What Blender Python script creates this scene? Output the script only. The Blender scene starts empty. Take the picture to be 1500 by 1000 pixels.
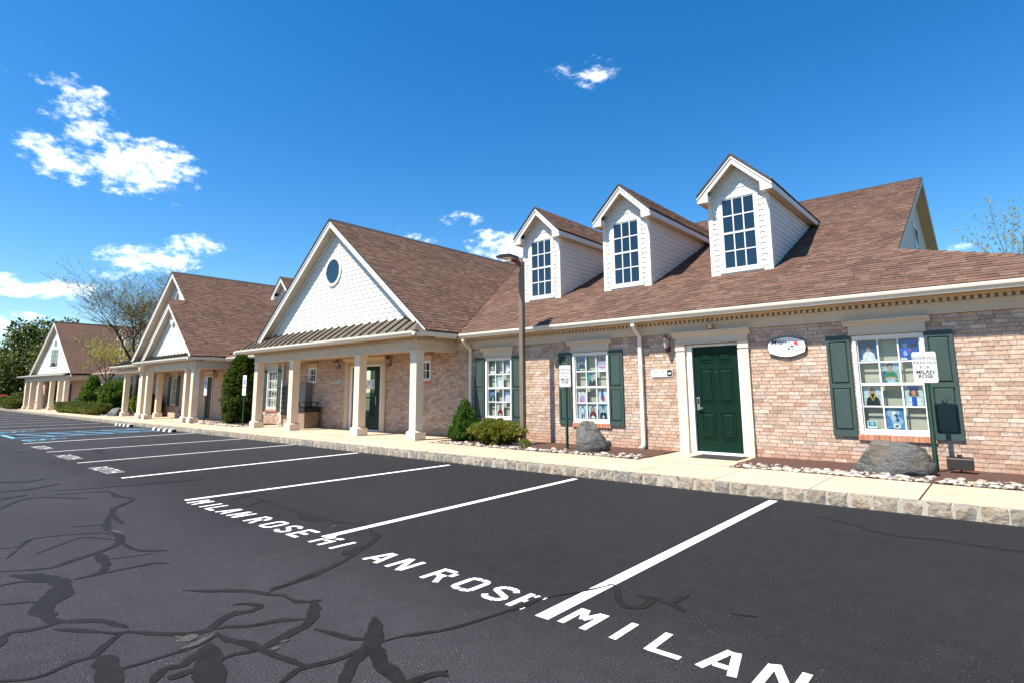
import bpy, math, random
from mathutils import Vector, Matrix, noise
random.seed(7)
rad = math.radians
S = bpy.context.scene
C = S.collection

# ------------------------------------------------------------------ camera
CX, CY, F = 750.0, 447.826, 829.079          # principal point and focal length in photo pixels (1500 wide)
HCAM = 1.44
yaw, pitch, roll = rad(40.8057), rad(8.4836), rad(-0.40986)
FWD = Vector((-math.sin(yaw)*math.cos(pitch), math.cos(yaw)*math.cos(pitch), math.sin(pitch)))
R0 = Vector((math.cos(yaw), math.sin(yaw), 0)); U0 = R0.cross(FWD)
RGT = R0*math.cos(roll) + U0*math.sin(roll)
UPV = U0*math.cos(roll) - R0*math.sin(roll)
cd = bpy.data.cameras.new('camera'); cam = bpy.data.objects.new('camera', cd); C.objects.link(cam)
m3 = Matrix((RGT, UPV, -FWD)).transposed()
cam.matrix_world = Matrix.Translation((0, 0, HCAM)) @ m3.to_4x4()
cd.sensor_width = 36.0; cd.lens = F/1500*36
cd.shift_y = -(500-CY)/1500
cd.clip_start = 0.05; cd.clip_end = 2000
S.camera = cam
def ray(x, y):
    return RGT*((x-CX)/F) - UPV*((y-CY)/F) + FWD
def onz(x, y, z=0.0):
    d = ray(x, y); t = (z-HCAM)/d.z
    return Vector((d.x*t, d.y*t, z))
def ony(x, y, Y):
    d = ray(x, y); t = Y/d.y
    return Vector((d.x*t, Y, HCAM+d.z*t))

# ------------------------------------------------------------------ sky and sun
SUN = Vector((-0.37, -1.0, 1.68)).normalized()
el = math.asin(SUN.z); az = math.atan2(SUN.x, SUN.y)
W = bpy.data.worlds.new('World'); S.world = W; W.use_nodes = True
nt = W.node_tree; nt.nodes.clear(); N = nt.nodes.new; L = nt.links.new
def mth(op, a, b=None, c=None, clamp=False, tree=None):
    t = tree or nt
    n = t.nodes.new('ShaderNodeMath'); n.operation = op; n.use_clamp = clamp
    for i, v in enumerate((a, b, c)):
        if v is None: continue
        if hasattr(v, 'links'): t.links.new(v, n.inputs[i])
        else: n.inputs[i].default_value = v
    return n.outputs[0]
sky = N('ShaderNodeTexSky'); sky.sky_type = 'NISHITA'; sky.sun_disc = False
sky.sun_elevation = el; sky.sun_rotation = az; sky.air_density = 1.0; sky.dust_density = 0.25; sky.ozone_density = 3.2
hsv = N('ShaderNodeHueSaturation'); hsv.inputs['Saturation'].default_value = 1.38; hsv.inputs['Value'].default_value = 1.0
L(sky.outputs[0], hsv.inputs['Color'])
tc = N('ShaderNodeTexCoord')
nz = N('ShaderNodeTexNoise'); nz.inputs['Scale'].default_value = 10.0; nz.inputs['Detail'].default_value = 9; nz.inputs['Roughness'].default_value = 0.6; nz.inputs['Distortion'].default_value = 0.35
mp = N('ShaderNodeMapping'); mp.inputs['Scale'].default_value = (1, 1, 1.7)
L(tc.outputs['Generated'], mp.inputs[0]); L(mp.outputs[0], nz.inputs['Vector'])
nz2 = N('ShaderNodeTexNoise'); nz2.inputs['Scale'].default_value = 38.0; nz2.inputs['Detail'].default_value = 6; nz2.inputs['Roughness'].default_value = 0.65
L(mp.outputs[0], nz2.inputs['Vector'])
# cloud banks: (photo pixel of the centre, half width px, half height px, weight)
CL = [((105, 148), 48, 36, .85), ((140, 195), 42, 34, .8), ((95, 222), 60, 28, .8), ((165, 245), 95, 38, 1.15), ((235, 248), 55, 38, .95),
      ((20, 105), 35, 12, .55), ((850, 103), 62, 28, .44), ((800, 105), 18, 24, .40), ((672, 318), 34, 14, 1.0), ((707, 346), 18, 12, .8), ((740, 366), 65, 24, 1.15),
      ((620, 352), 50, 14, .75), ((575, 337), 14, 10, .55), ((220, 380), 65, 20, .95), ((290, 360), 38, 16, .9), ((150, 400), 50, 15, .4),
      ((60, 420), 90, 17, .85), ((10, 475), 70, 18, .95), ((70, 488), 55, 12, .7), ((1395, 366), 30, 10, .9), ((262, 303), 16, 10, .6), ((918, 156), 10, 6, .22),
      ((-620, 300), 200, 60, 1.1), ((-620, 430), 240, 50, 1.1), ((1750, 250), 160, 50, 1.0), ((1900, 400), 240, 40, 1.1)]
acc = None
for (px, py), hw, hh, wt in CL:
    d = ray(px, py); k = d.length; c = d/k
    u = Vector((0, 0, 1)).cross(c).normalized(); v = c.cross(u)
    sub = N('ShaderNodeVectorMath'); sub.operation = 'SUBTRACT'; L(tc.outputs['Generated'], sub.inputs[0]); sub.inputs[1].default_value = c
    def dot(vec):
        n = N('ShaderNodeVectorMath'); n.operation = 'DOT_PRODUCT'; L(sub.outputs[0], n.inputs[0]); n.inputs[1].default_value = vec; return n.outputs['Value']
    ru = hw/F/k; rv = hh/F/k
    a = mth('MULTIPLY', dot(u), 1/ru); b = mth('MULTIPLY', dot(v), 1/rv)
    r2 = mth('ADD', mth('MULTIPLY', a, a), mth('MULTIPLY', b, b))
    mk = mth('MULTIPLY', mth('SUBTRACT', 1.0, mth('MULTIPLY', r2, .55), clamp=True), wt)
    acc = mk if acc is None else mth('MAXIMUM', acc, mk)
nn = mth('ADD', mth('MULTIPLY', nz.outputs[0], .62), mth('MULTIPLY', nz2.outputs[0], .48))
dens = mth('ADD', mth('MULTIPLY', acc, .54), mth('MULTIPLY', mth('SUBTRACT', nn, .55), 2.9))
dens = mth('MULTIPLY', dens, mth('MULTIPLY', acc, 3.0, clamp=True))
mr = N('ShaderNodeMapRange'); mr.interpolation_type = 'SMOOTHSTEP'; mr.inputs['From Min'].default_value = .22; mr.inputs['From Max'].default_value = 1.0
L(dens, mr.inputs['Value'])
mix = N('ShaderNodeMixRGB'); L(mr.outputs[0], mix.inputs[0]); L(hsv.outputs[0], mix.inputs[1]); mix.inputs[2].default_value = (13.5, 13.6, 13.9, 1)
bg = N('ShaderNodeBackground'); bg.inputs['Strength'].default_value = 0.090; L(mix.outputs[0], bg.inputs['Color'])
wo = N('ShaderNodeOutputWorld'); L(bg.outputs[0], wo.inputs['Surface'])
ld = bpy.data.lights.new('sun', 'SUN'); ld.energy = 5.0; ld.angle = rad(.53); ld.color = (1.0, .94, .83)
lo = bpy.data.objects.new('sun', ld); C.objects.link(lo); lo.rotation_euler = (-SUN).to_track_quat('-Z', 'Y').to_euler(); lo.location = (0, 0, 40)
S.view_settings.view_transform = 'Standard'; S.view_settings.look = 'None'; S.view_settings.gamma = 1; S.view_settings.use_curve_mapping = False
S.view_settings.exposure = 1.12
S.render.engine = 'CYCLES'; S.cycles.max_bounces = 8; S.cycles.transparent_max_bounces = 12

# ------------------------------------------------------------------ materials
def newmat(name):
    m = bpy.data.materials.new(name); m.use_nodes = True
    t = m.node_tree; t.nodes.clear()
    o = t.nodes.new('ShaderNodeOutputMaterial'); p = t.nodes.new('ShaderNodeBsdfPrincipled'); t.links.new(p.outputs[0], o.inputs[0])
    return m, t, p
def rnd_out(t):
    g = t.nodes.new('ShaderNodeNewGeometry'); oi = t.nodes.new('ShaderNodeObjectInfo')
    return mth('FRACT', mth('ADD', g.outputs['Random Per Island'], oi.outputs['Random'], tree=t), tree=t)
def noise_out(t, scale, detail=4, rough=.55, stretch=None, coord='Object'):
    c = t.nodes.new('ShaderNodeTexCoord'); n = t.nodes.new('ShaderNodeTexNoise')
    n.inputs['Scale'].default_value = scale; n.inputs['Detail'].default_value = detail; n.inputs['Roughness'].default_value = rough
    if coord == 'Pos':
        src = t.nodes.new('ShaderNodeNewGeometry').outputs['Position']
    else: src = c.outputs[coord]
    if stretch:
        mp = t.nodes.new('ShaderNodeMapping'); mp.inputs['Scale'].default_value = stretch; t.links.new(src, mp.inputs[0]); src = mp.outputs[0]
    t.links.new(src, n.inputs['Vector'])
    return n.outputs[0]
def ramp(t, fac, stops, interp='LINEAR'):
    r = t.nodes.new('ShaderNodeValToRGB'); r.color_ramp.interpolation = interp
    e = r.color_ramp.elements
    while len(e) < len(stops): e.new(.5)
    for i, (p, c) in enumerate(stops):
        e[i].position = p; e[i].color = (*c, 1)
    t.links.new(fac, r.inputs[0]); return r.outputs[0]
def mixc(t, fac, a, b, mode='MIX'):
    n = t.nodes.new('ShaderNodeMixRGB'); n.blend_type = mode
    for i, v in zip((0, 1, 2), (fac, a, b)):
        if hasattr(v, 'links'): t.links.new(v, n.inputs[i])
        elif i == 0: n.inputs[0].default_value = v
        else: n.inputs[i].default_value = (*v, 1)
    return n.outputs[0]
def bump(t, p, h, strength=.3, dist=.01):
    b = t.nodes.new('ShaderNodeBump'); b.inputs['Strength'].default_value = strength; b.inputs['Distance'].default_value = dist
    t.links.new(h, b.inputs['Height']); t.links.new(b.outputs[0], p.inputs['Normal'])
def plain(name, col, rough=.6, var=.08, scale=3., metal=0, spec=.5, bstr=0, bscale=60, stretch=None, irnd=0):
    m, t, p = newmat(name); col = tuple(c*.84 for c in col)
    n = noise_out(t, scale, 5, .6, stretch, 'Pos')
    a = tuple(c*(1-var) for c in col); b = tuple(min(1, c*(1+var)) for c in col)
    c = ramp(t, n, [(.3, a), (.7, b)])
    if irnd:
        r = rnd_out(t)
        f = ramp(t, r, [(0, (1-irnd,)*3), (1, (1+irnd,)*3)])
        c = mixc(t, 1, c, f, 'MULTIPLY')
    t.links.new(c, p.inputs['Base Color'])
    p.inputs['Roughness'].default_value = rough; p.inputs['Metallic'].default_value = metal; p.inputs['Specular IOR Level'].default_value = spec
    if bstr: bump(t, p, noise_out(t, bscale, 4, .6, None, 'Pos'), bstr, .004)
    return m
M = {}
# asphalt
m, t, p = newmat('asphalt')
big = noise_out(t, .35, 5, .6, None, 'Pos'); med = noise_out(t, 6, 4, .6, None, 'Pos'); fine = noise_out(t, 160, 2, .6, None, 'Pos')
c = ramp(t, big, [(.3, (.0165, .0165, .0195)), (.55, (.021, .021, .0245)), (.8, (.028, .028, .0315))])
c = mixc(t, .35, c, ramp(t, med, [(.35, (.0155, .0155, .018)), (.7, (.028, .028, .0315))]))
fine2 = noise_out(t, 75, 3, .7, None, 'Pos')
c = mixc(t, 1, c, ramp(t, fine, [(.32, (.35, .35, .36)), (.5, (1, 1, 1)), (.68, (2.2, 2.15, 2.05))]), 'MULTIPLY')
c = mixc(t, 1, c, ramp(t, fine2, [(.3, (.6, .6, .6)), (.5, (1, 1, 1)), (.7, (1.5, 1.5, 1.48))]), 'MULTIPLY')
vo = t.nodes.new('ShaderNodeTexVoronoi'); vo.inputs['Scale'].default_value = 34; t.links.new(t.nodes.new('ShaderNodeNewGeometry').outputs['Position'], vo.inputs['Vector'])
sp = mth('MULTIPLY', mth('LESS_THAN', vo.outputs['Distance'], .085, tree=t), mth('GREATER_THAN', noise_out(t, 1.7, 3, .6, None, 'Pos'), .53, tree=t), tree=t)
c = mixc(t, mth('MULTIPLY', sp, .65, tree=t), c, (.30, .27, .23))
geo = t.nodes.new('ShaderNodeNewGeometry'); sx = t.nodes.new('ShaderNodeSeparateXYZ'); t.links.new(geo.outputs['Position'], sx.inputs[0])
# older, greyer surface beyond the freshly sealed stalls
oldx = mth('MULTIPLY', mth('SUBTRACT', mth('MULTIPLY', sx.outputs[0], -1, tree=t), 9.0, tree=t), .08, clamp=True, tree=t)
oldy = mth('MULTIPLY', mth('SUBTRACT', mth('ADD', 3.0, mth('MULTIPLY', big, 1.2, tree=t), tree=t), sx.outputs[1], tree=t), .8, clamp=True, tree=t)
old = mth('MAXIMUM', oldx, oldy, tree=t)
c = mixc(t, mth('MULTIPLY', old, .6, tree=t), c, mixc(t, 1, c, (2.1, 2.12, 2.15), 'MULTIPLY'))
c = mixc(t, 1, c, (0.8, 0.79, 0.78), 'MULTIPLY')
t.links.new(c, p.inputs['Base Color']); p.inputs['Roughness'].default_value = .9; p.inputs['Specular IOR Level'].default_value = .12
bump(t, p, mth('ADD', fine, mth('MULTIPLY', med, .6, tree=t), tree=t), .55, .006)
M['asphalt'] = m
M['sealant'] = plain('sealant', (.0150, .0118, .0112), .6, .3, 9, spec=.15, bstr=.25, bscale=50)
M['raveled'] = plain('raveled', (.05, .045, .04), .9, .7, 60, bstr=.8, bscale=90)
# paint: worn
def paint(name, col, wear=.62, wcol=(.06, .06, .065)):
    m, t, p = newmat(name)
    n = noise_out(t, 45, 6, .75, None, 'Pos'); n2 = noise_out(t, 3, 3, .6, None, 'Pos')
    f = mth('GREATER_THAN', mth('ADD', mth('MULTIPLY', n, .7, tree=t), mth('MULTIPLY', n2, .3, tree=t), tree=t), wear, tree=t)
    c = mixc(t, f, mixc(t, 1, col, ramp(t, n2, [(.3, (.88, .88, .87)), (.7, (1, 1, 1))]), 'MULTIPLY'), wcol)
    t.links.new(c, p.inputs['Base Color']); p.inputs['Roughness'].default_value = .7
    bump(t, p, noise_out(t, 160, 2, .6, None, 'Pos'), .3, .003)
    return m
M['paint'] = paint('paint', (.80, .80, .79), .655)
M['paint_old'] = paint('paint_old', (.62, .60, .60), .575)
M['paint_blue'] = paint('paint_blue', (.12, .36, .55), .58)
M['paint_faded'] = paint('paint_faded', (.55, .53, .53), .57)
M['concrete'] = None
m, t, p = newmat('concrete')
n1 = noise_out(t, 1.3, 5, .6, None, 'Pos'); n2 = noise_out(t, 90, 3, .6, None, 'Pos'); r = rnd_out(t)
c = ramp(t, n1, [(.25, (.43, .365, .275)), (.6, (.51, .44, .345)), (.85, (.55, .485, .39))])
c = mixc(t, 1, c, ramp(t, n2, [(.3, (.86, .85, .84)), (.6, (1, 1, 1))]), 'MULTIPLY')
c = mixc(t, 1, c, ramp(t, r, [(0, (.92, .92, .91)), (1, (1.04, 1.04, 1.03))]), 'MULTIPLY')
vs = t.nodes.new('ShaderNodeTexVoronoi'); vs.inputs['Scale'].default_value = 2.3; t.links.new(t.nodes.new('ShaderNodeNewGeometry').outputs['Position'], vs.inputs['Vector'])
c = mixc(t, mth('MULTIPLY', mth('LESS_THAN', vs.outputs['Distance'], .045, tree=t), .35, tree=t), c, (.25, .21, .16))
c = mixc(t, 1, c, (0.95, 0.86, 0.80), 'MULTIPLY')
t.links.new(c, p.inputs['Base Color']); p.inputs['Roughness'].default_value = .85; bump(t, p, n2, .25, .003)
M['concrete'] = m
M['joint'] = plain('joint', (.20, .16, .12), .9, .2, 8)
# granite kerb blocks
m, t, p = newmat('granite')
r = rnd_out(t); n1 = noise_out(t, 16, 6, .7, (1, 1, 1.6), 'Pos'); n2 = noise_out(t, 60, 3, .6, None, 'Pos')
base = ramp(t, r, [(0, (.17, .165, .15)), (.3, (.26, .225, .18)), (.55, (.19, .185, .17)), (.8, (.29, .235, .175)), (1, (.22, .21, .19))])
c = mixc(t, 1, base, ramp(t, n1, [(.28, (.45, .42, .38)), (.5, (1, .98, .95)), (.7, (1.7, 1.65, 1.55))]), 'MULTIPLY')
c = mixc(t, mth('MULTIPLY', mth('GREATER_THAN', noise_out(t, 5, 4, .6, None, 'Pos'), .58, tree=t), .5, tree=t), c, (.24, .16, .09))
t.links.new(c, p.inputs['Base Color']); p.inputs['Roughness'].default_value = .85; bump(t, p, mth('ADD', n1, mth('MULTIPLY', n2, .4, tree=t), tree=t), .9, .02)
M['granite'] = m
M['mortar'] = plain('mortar', (.44, .39, .32), .9, .2, 14, bstr=.5, bscale=70)
# brick
BR = [(0, (0.524, 0.372, 0.279)), (0.1, (0.572, 0.425, 0.328)), (0.2, (0.452, 0.315, 0.238)), (0.3, (0.542, 0.39, 0.295)), (0.4, (0.596, 0.461, 0.362)), (0.5, (0.471, 0.37, 0.302)), (0.58, (0.536, 0.405, 0.318)), (0.67, (0.489, 0.325, 0.235)), (0.74, (0.572, 0.431, 0.334)), (0.82, (0.382, 0.269, 0.205)), (0.87, (0.512, 0.431, 0.369)), (0.92, (0.631, 0.527, 0.44)), (0.97, (0.43, 0.26, 0.185))]
def brickmat(name):
    m, t, p = newmat(name)
    r = rnd_out(t); n1 = noise_out(t, 24, 5, .65, None, 'Pos'); n2 = noise_out(t, 1.2, 3, .6, None, 'Pos')
    c = ramp(t, r, BR, 'CONSTANT')
    c = mixc(t, 1, c, ramp(t, n1, [(.28, (.62, .60, .58)), (.5, (1, 1, 1)), (.72, (1.22, 1.22, 1.2))]), 'MULTIPLY')
    w = mth('MULTIPLY', mth('GREATER_THAN', noise_out(t, 7, 5, .7, (1, 1, 2.5), 'Pos'), .68, tree=t), .6, tree=t)
    c = mixc(t, w, c, (.62, .56, .50))
    g = t.nodes.new('ShaderNodeNewGeometry'); s = t.nodes.new('ShaderNodeSeparateXYZ'); t.links.new(g.outputs['Position'], s.inputs[0])
    low = mth('MULTIPLY', mth('SUBTRACT', .45, s.outputs[2], clamp=True, tree=t), mth('MULTIPLY', n2, 2.8, tree=t), clamp=True, tree=t)
    c = mixc(t, low, c, (.46, .20, .10))
    c = mixc(t, 1, c, (0.86, 0.84, 0.83), 'MULTIPLY')
    t.links.new(c, p.inputs['Base Color']); p.inputs['Roughness'].default_value = .85; p.inputs['Specular IOR Level'].default_value = .3
    bump(t, p, n1, .5, .006)
    return m
M['brick'] = brickmat('brick')
M['brick_mortar'] = plain('brick_mortar', (.60, .51, .42), .95, .15, 9, bstr=.4)
m, t, p = newmat('sill_brick')
r = rnd_out(t); n1 = noise_out(t, 30, 4, .6, None, 'Pos')
c = mixc(t, 1, ramp(t, r, [(0, (.46, .19, .10)), (.5, (.54, .25, .14)), (1, (.40, .16, .09))]), ramp(t, n1, [(.3, (.7, .7, .7)), (.6, (1, 1, 1))]), 'MULTIPLY')
t.links.new(c, p.inputs['Base Color']); p.inputs['Roughness'].default_value = .85
M['sill_brick'] = m
# far brick: bricks below a pixel or two
m, t, p = newmat('brick_far')
g = t.nodes.new('ShaderNodeNewGeometry'); mpn = t.nodes.new('ShaderNodeMapping'); mpn.inputs['Rotation'].default_value = (rad(90), 0, 0); t.links.new(g.outputs['Position'], mpn.inputs[0])
bt = t.nodes.new('ShaderNodeTexBrick'); bt.inputs['Scale'].default_value = 1; bt.inputs['Brick Width'].default_value = .203; bt.inputs['Row Height'].default_value = .0677; bt.inputs['Mortar Size'].default_value = .005
bt.inputs['Color1'].default_value = (.47, .33, .25, 1); bt.inputs['Color2'].default_value = (.56, .43, .34, 1); bt.inputs['Mortar'].default_value = (.40, .34, .29, 1)
t.links.new(mpn.outputs[0], bt.inputs['Vector'])
c = mixc(t, 1, bt.outputs['Color'], ramp(t, noise_out(t, 12, 5, .7, (1, 1, 2.5), 'Pos'), [(.28, (.6, .58, .56)), (.5, (1, 1, 1)), (.75, (1.3, 1.3, 1.28))]), 'MULTIPLY')
c = mixc(t, 1, c, (0.82, 0.8, 0.79), 'MULTIPLY')
t.links.new(c, p.inputs['Base Color']); p.inputs['Roughness'].default_value = .9
M['brick_far'] = m
# shingles
SH = [(0, (0.124, 0.08, 0.062)), (0.14, (0.144, 0.093, 0.072)), (0.28, (0.109, 0.073, 0.059)), (0.42, (0.153, 0.102, 0.081)), (0.55, (0.129, 0.083, 0.065)), (0.68, (0.163, 0.111, 0.089)), (0.8, (0.115, 0.075, 0.059)), (0.9, (0.15, 0.087, 0.066))]
def shinglemat(name, tex=False):
    m, t, p = newmat(name)
    n1 = noise_out(t, 130, 3, .7, None, 'Pos'); n2 = noise_out(t, .7, 4, .6, None, 'Pos')
    if tex:
        c = ramp(t, noise_out(t, 9, 5, .7, (1, 1, 4.0), 'Pos'), [(.3, SH[2][1]), (.5, SH[0][1]), (.7, SH[3][1])])
    else:
        c = ramp(t, rnd_out(t), SH, 'CONSTANT')
    c = mixc(t, 1, c, ramp(t, n1, [(.25, (.65, .65, .65)), (.5, (1, 1, 1)), (.75, (1.35, 1.33, 1.3))]), 'MULTIPLY')
    c = mixc(t, 1, c, ramp(t, n2, [(.3, (.86, .86, .87)), (.7, (1.12, 1.1, 1.08))]), 'MULTIPLY')
    c = mixc(t, 1, c, (0.92, 0.88, 0.86), 'MULTIPLY')
    t.links.new(c, p.inputs['Base Color']); p.inputs['Roughness'].default_value = .95; p.inputs['Specular IOR Level'].default_value = .06
    bump(t, p, n1, .5, .004)
    return m
M['shingle'] = shinglemat('shingle'); M['shingle_base'] = shinglemat('shingle_base', True)
M['siding'] = plain('siding', (.84, .81, .73), .5, .03, 2, irnd=.02, spec=.4)
M['trim'] = plain('trim', (.87, .84, .76), .45, .04, 3, spec=.4)
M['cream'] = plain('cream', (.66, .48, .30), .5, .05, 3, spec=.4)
M['column'] = plain('column', (.84, .70, .52), .45, .04, 4, spec=.4)
M['frieze'] = plain('frieze', (.68, .55, .40), .5, .05, 3, spec=.35)
M['gutter'] = plain('gutter', (.80, .74, .62), .35, .05, 2, spec=.5)
M['black_edge'] = plain('black_edge', (.035, .032, .030), .7, .2, 5)
M['seam_metal'] = plain('seam_metal', (.125, .102, .078), .5, .12, 3, metal=.1, spec=.4)
M['shutter'] = plain('shutter', (.046, .078, .070), .5, .1, 6, spec=.3)
M['door_green'] = plain('door_green', (.003, .022, .012), .4, .08, 5, spec=.15)
M['vinyl'] = plain('vinyl', (.82, .82, .81), .35, .02, 4, spec=.45)
M['blind'] = plain('blind', (.50, .435, .345), .7, .1, 2.0, stretch=(1, 1, 9))
M['dark_room'] = plain('dark_room', (.02, .02, .02), .9, .1, 3)
M['bronze'] = plain('bronze', (.24, .18, .13), .45, .1, 3, metal=.25, spec=.5)
M['bronze_dark'] = plain('bronze_dark', (.035, .027, .022), .4, .15, 6, metal=.3)
M['rust'] = plain('rust', (.14, .065, .055), .6, .25, 30)
M['lamp_copper'] = plain('lamp_copper', (.15, .062, .048), .45, .3, 30, metal=.4)
M['lamp_glass'] = plain('lamp_glass', (.55, .58, .56), .1, .05, 10)
M['green_post'] = plain('green_post', (.004, .05, .028), .4, .1, 8, metal=.1)
M['sign_white'] = plain('sign_white', (.82, .82, .81), .3, .02, 3)
M['sign_ink'] = plain('sign_ink', (.045, .040, .055), .5, .1, 5)
M['sign_grey'] = plain('sign_grey', (.30, .30, .31), .5, .1, 5)
M['sign_blue'] = plain('sign_blue', (.02, .12, .55), .4, .05, 5)
M['sign_red'] = plain('sign_red', (.70, .05, .04), .4, .05, 5)
M['sign_green'] = plain('sign_green', (.06, .30, .16), .4, .05, 5)
M['black'] = plain('black', (.012, .012, .012), .5, .2, 8)
M['rubber'] = plain('rubber', (.02, .02, .02), .9, .2, 20, bstr=.4)
M['steel'] = plain('steel', (.62, .62, .62), .25, .04, 8, metal=1)
M['aggregate'] = plain('aggregate', (.26, .185, .13), .9, .45, 60, bstr=.7, bscale=70)
M['metal_grey'] = plain('metal_grey', (.20, .205, .21), .5, .08, 3)
M['mulch'] = plain('mulch', (.075, .032, .020), .95, .5, 45, bstr=1, bscale=40)
M['grass'] = plain('grass', (.06, .09, .025), .9, .35, 3, bstr=.6)
M['hall'] = plain('hall', (.13, .085, .05), .8, .3, 2, stretch=(1, 1, 6))
M['bark'] = plain('bark', (.11, .085, .065), .9, .3, 12, bstr=.7, bscale=25)
M['bark_dark'] = plain('bark_dark', (.055, .043, .037), .9, .3, 12, bstr=.7, bscale=25)
M['car_red'] = plain('car_red', (.35, .015, .02), .25, .03, 2)
m, t, p = newmat('boulder')
n1 = noise_out(t, 4.0, 8, .72, (1, 1, 2.2), 'Pos'); n2 = noise_out(t, 45, 4, .6, None, 'Pos'); n3 = noise_out(t, 2.2, 3, .6, None, 'Pos')
c = ramp(t, n1, [(.30, (.025, .027, .026)), (.44, (.085, .086, .082)), (.52, (.15, .147, .14)), (.58, (.07, .071, .068)), (.66, (.24, .235, .22))])
c = mixc(t, 1, c, ramp(t, n2, [(.3, (.7, .7, .7)), (.6, (1.1, 1.1, 1.1))]), 'MULTIPLY')
c = mixc(t, mth('MULTIPLY', mth('GREATER_THAN', n3, .6, tree=t), .35, tree=t), c, (.20, .14, .09))
t.links.new(c, p.inputs['Base Color']); p.inputs['Roughness'].default_value = .8; bump(t, p, mth('ADD', n1, mth('MULTIPLY', n2, .25, tree=t), tree=t), 1.0, .09)
M['boulder'] = m
m, t, p = newmat('river_stone')
r = rnd_out(t)
c = ramp(t, r, [(0, (.55, .52, .46)), (.2, (.38, .36, .33)), (.35, (.62, .57, .48)), (.5, (.28, .27, .26)), (.62, (.52, .42, .28)), (.72, (.60, .58, .55)), (.85, (.42, .33, .25)), (.93, (.66, .63, .58))], 'CONSTANT')
c = mixc(t, 1, c, ramp(t, noise_out(t, 30, 4, .6, None, 'Pos'), [(.3, (.48, .46, .44)), (.65, (.76, .75, .73))]), 'MULTIPLY')
t.links.new(c, p.inputs['Base Color']); p.inputs['Roughness'].default_value = .7
M['river_stone'] = m
def leafmat(name, cols, trans=.35):
    m, t, p = newmat(name)
    r = rnd_out(t); k = len(cols)
    c = ramp(t, r, [(i/k, col) for i, col in enumerate(cols)])
    t.links.new(c, p.inputs['Base Color']); p.inputs['Roughness'].default_value = .6; p.inputs['Specular IOR Level'].default_value = .3
    tr = t.nodes.new('ShaderNodeBsdfTranslucent'); t.links.new(mixc(t, 1, c, (1.5, 1.5, .8), 'MULTIPLY'), tr.inputs[0])
    mx = t.nodes.new('ShaderNodeMixShader'); mx.inputs[0].default_value = trans
    t.links.new(p.outputs[0], mx.inputs[1]); t.links.new(tr.outputs[0], mx.inputs[2])
    o = [n for n in t.nodes if n.type == 'OUTPUT_MATERIAL'][0]; t.links.new(mx.outputs[0], o.inputs[0])
    return m
M['leaf_spruce'] = leafmat('leaf_spruce', [(.045, .10, .018), (.075, .155, .025), (.10, .19, .03), (.05, .11, .03)])
M['leaf_yellow'] = leafmat('leaf_yellow', [(.13, .155, .022), (.20, .215, .035), (.27, .25, .045), (.15, .13, .035), (.10, .145, .025)])
M['leaf_arbor'] = leafmat('leaf_arbor', [(.028, .055, .012), (.05, .085, .016), (.085, .105, .022), (.04, .065, .012)])
M['leaf_mid'] = leafmat('leaf_mid', [(.04, .085, .018), (.07, .13, .025), (.10, .15, .03)])
M['leaf_lime'] = leafmat('leaf_lime', [(.12, .19, .02), (.17, .24, .03), (.10, .15, .02)])
M['leaf_hedge'] = leafmat('leaf_hedge', [(.07, .10, .02), (.10, .13, .03), (.13, .13, .04), (.06, .08, .02)])
M['leaf_spring'] = leafmat('leaf_spring', [(.24, .25, .05), (.30, .29, .07), (.20, .22, .06), (.33, .27, .10)], .45)
M['leaf_dark'] = leafmat('leaf_dark', [(.045, .065, .012), (.075, .10, .018), (.105, .125, .022), (.03, .045, .012)])
M['leaf_conifer'] = leafmat('leaf_conifer', [(.018, .036, .014), (.03, .05, .018), (.022, .042, .012)], .15)
M['leaf_core'] = plain('leaf_core', (.012, .02, .006), .95, .3, 20)  # darkened green for shrub cores, inner shade put into the colour
def glassmat(name, tint=(.9, .95, .95), base=.08):
    m = bpy.data.materials.new(name); m.use_nodes = True; t = m.node_tree; t.nodes.clear()
    o = t.nodes.new('ShaderNodeOutputMaterial'); tr = t.nodes.new('ShaderNodeBsdfTransparent'); tr.inputs[0].default_value = (*tint, 1)
    gl = t.nodes.new('ShaderNodeBsdfGlossy'); gl.inputs['Roughness'].default_value = .015
    lw = t.nodes.new('ShaderNodeLayerWeight'); lw.inputs['Blend'].default_value = .5
    mx = t.nodes.new('ShaderNodeMixShader'); t.links.new(mth('ADD', mth('POWER', lw.outputs['Facing'], 5.0, tree=t), base, clamp=True, tree=t), mx.inputs[0]); t.links.new(tr.outputs[0], mx.inputs[1]); t.links.new(gl.outputs[0], mx.inputs[2])
    t.links.new(mx.outputs[0], o.inputs[0]); return m
M['glass'] = glassmat('glass', base=.03)
m, t, p = newmat('glass_dark')
p.inputs['Base Color'].default_value = (.006, .016, .028, 1); p.inputs['Roughness'].default_value = .02; p.inputs['Specular IOR Level'].default_value = .7; p.inputs['IOR'].default_value = 1.6
bump(t, p, noise_out(t, 1.6, 2, .5, None, 'Pos'), .02, .02)
M['glass_dark'] = m

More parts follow.
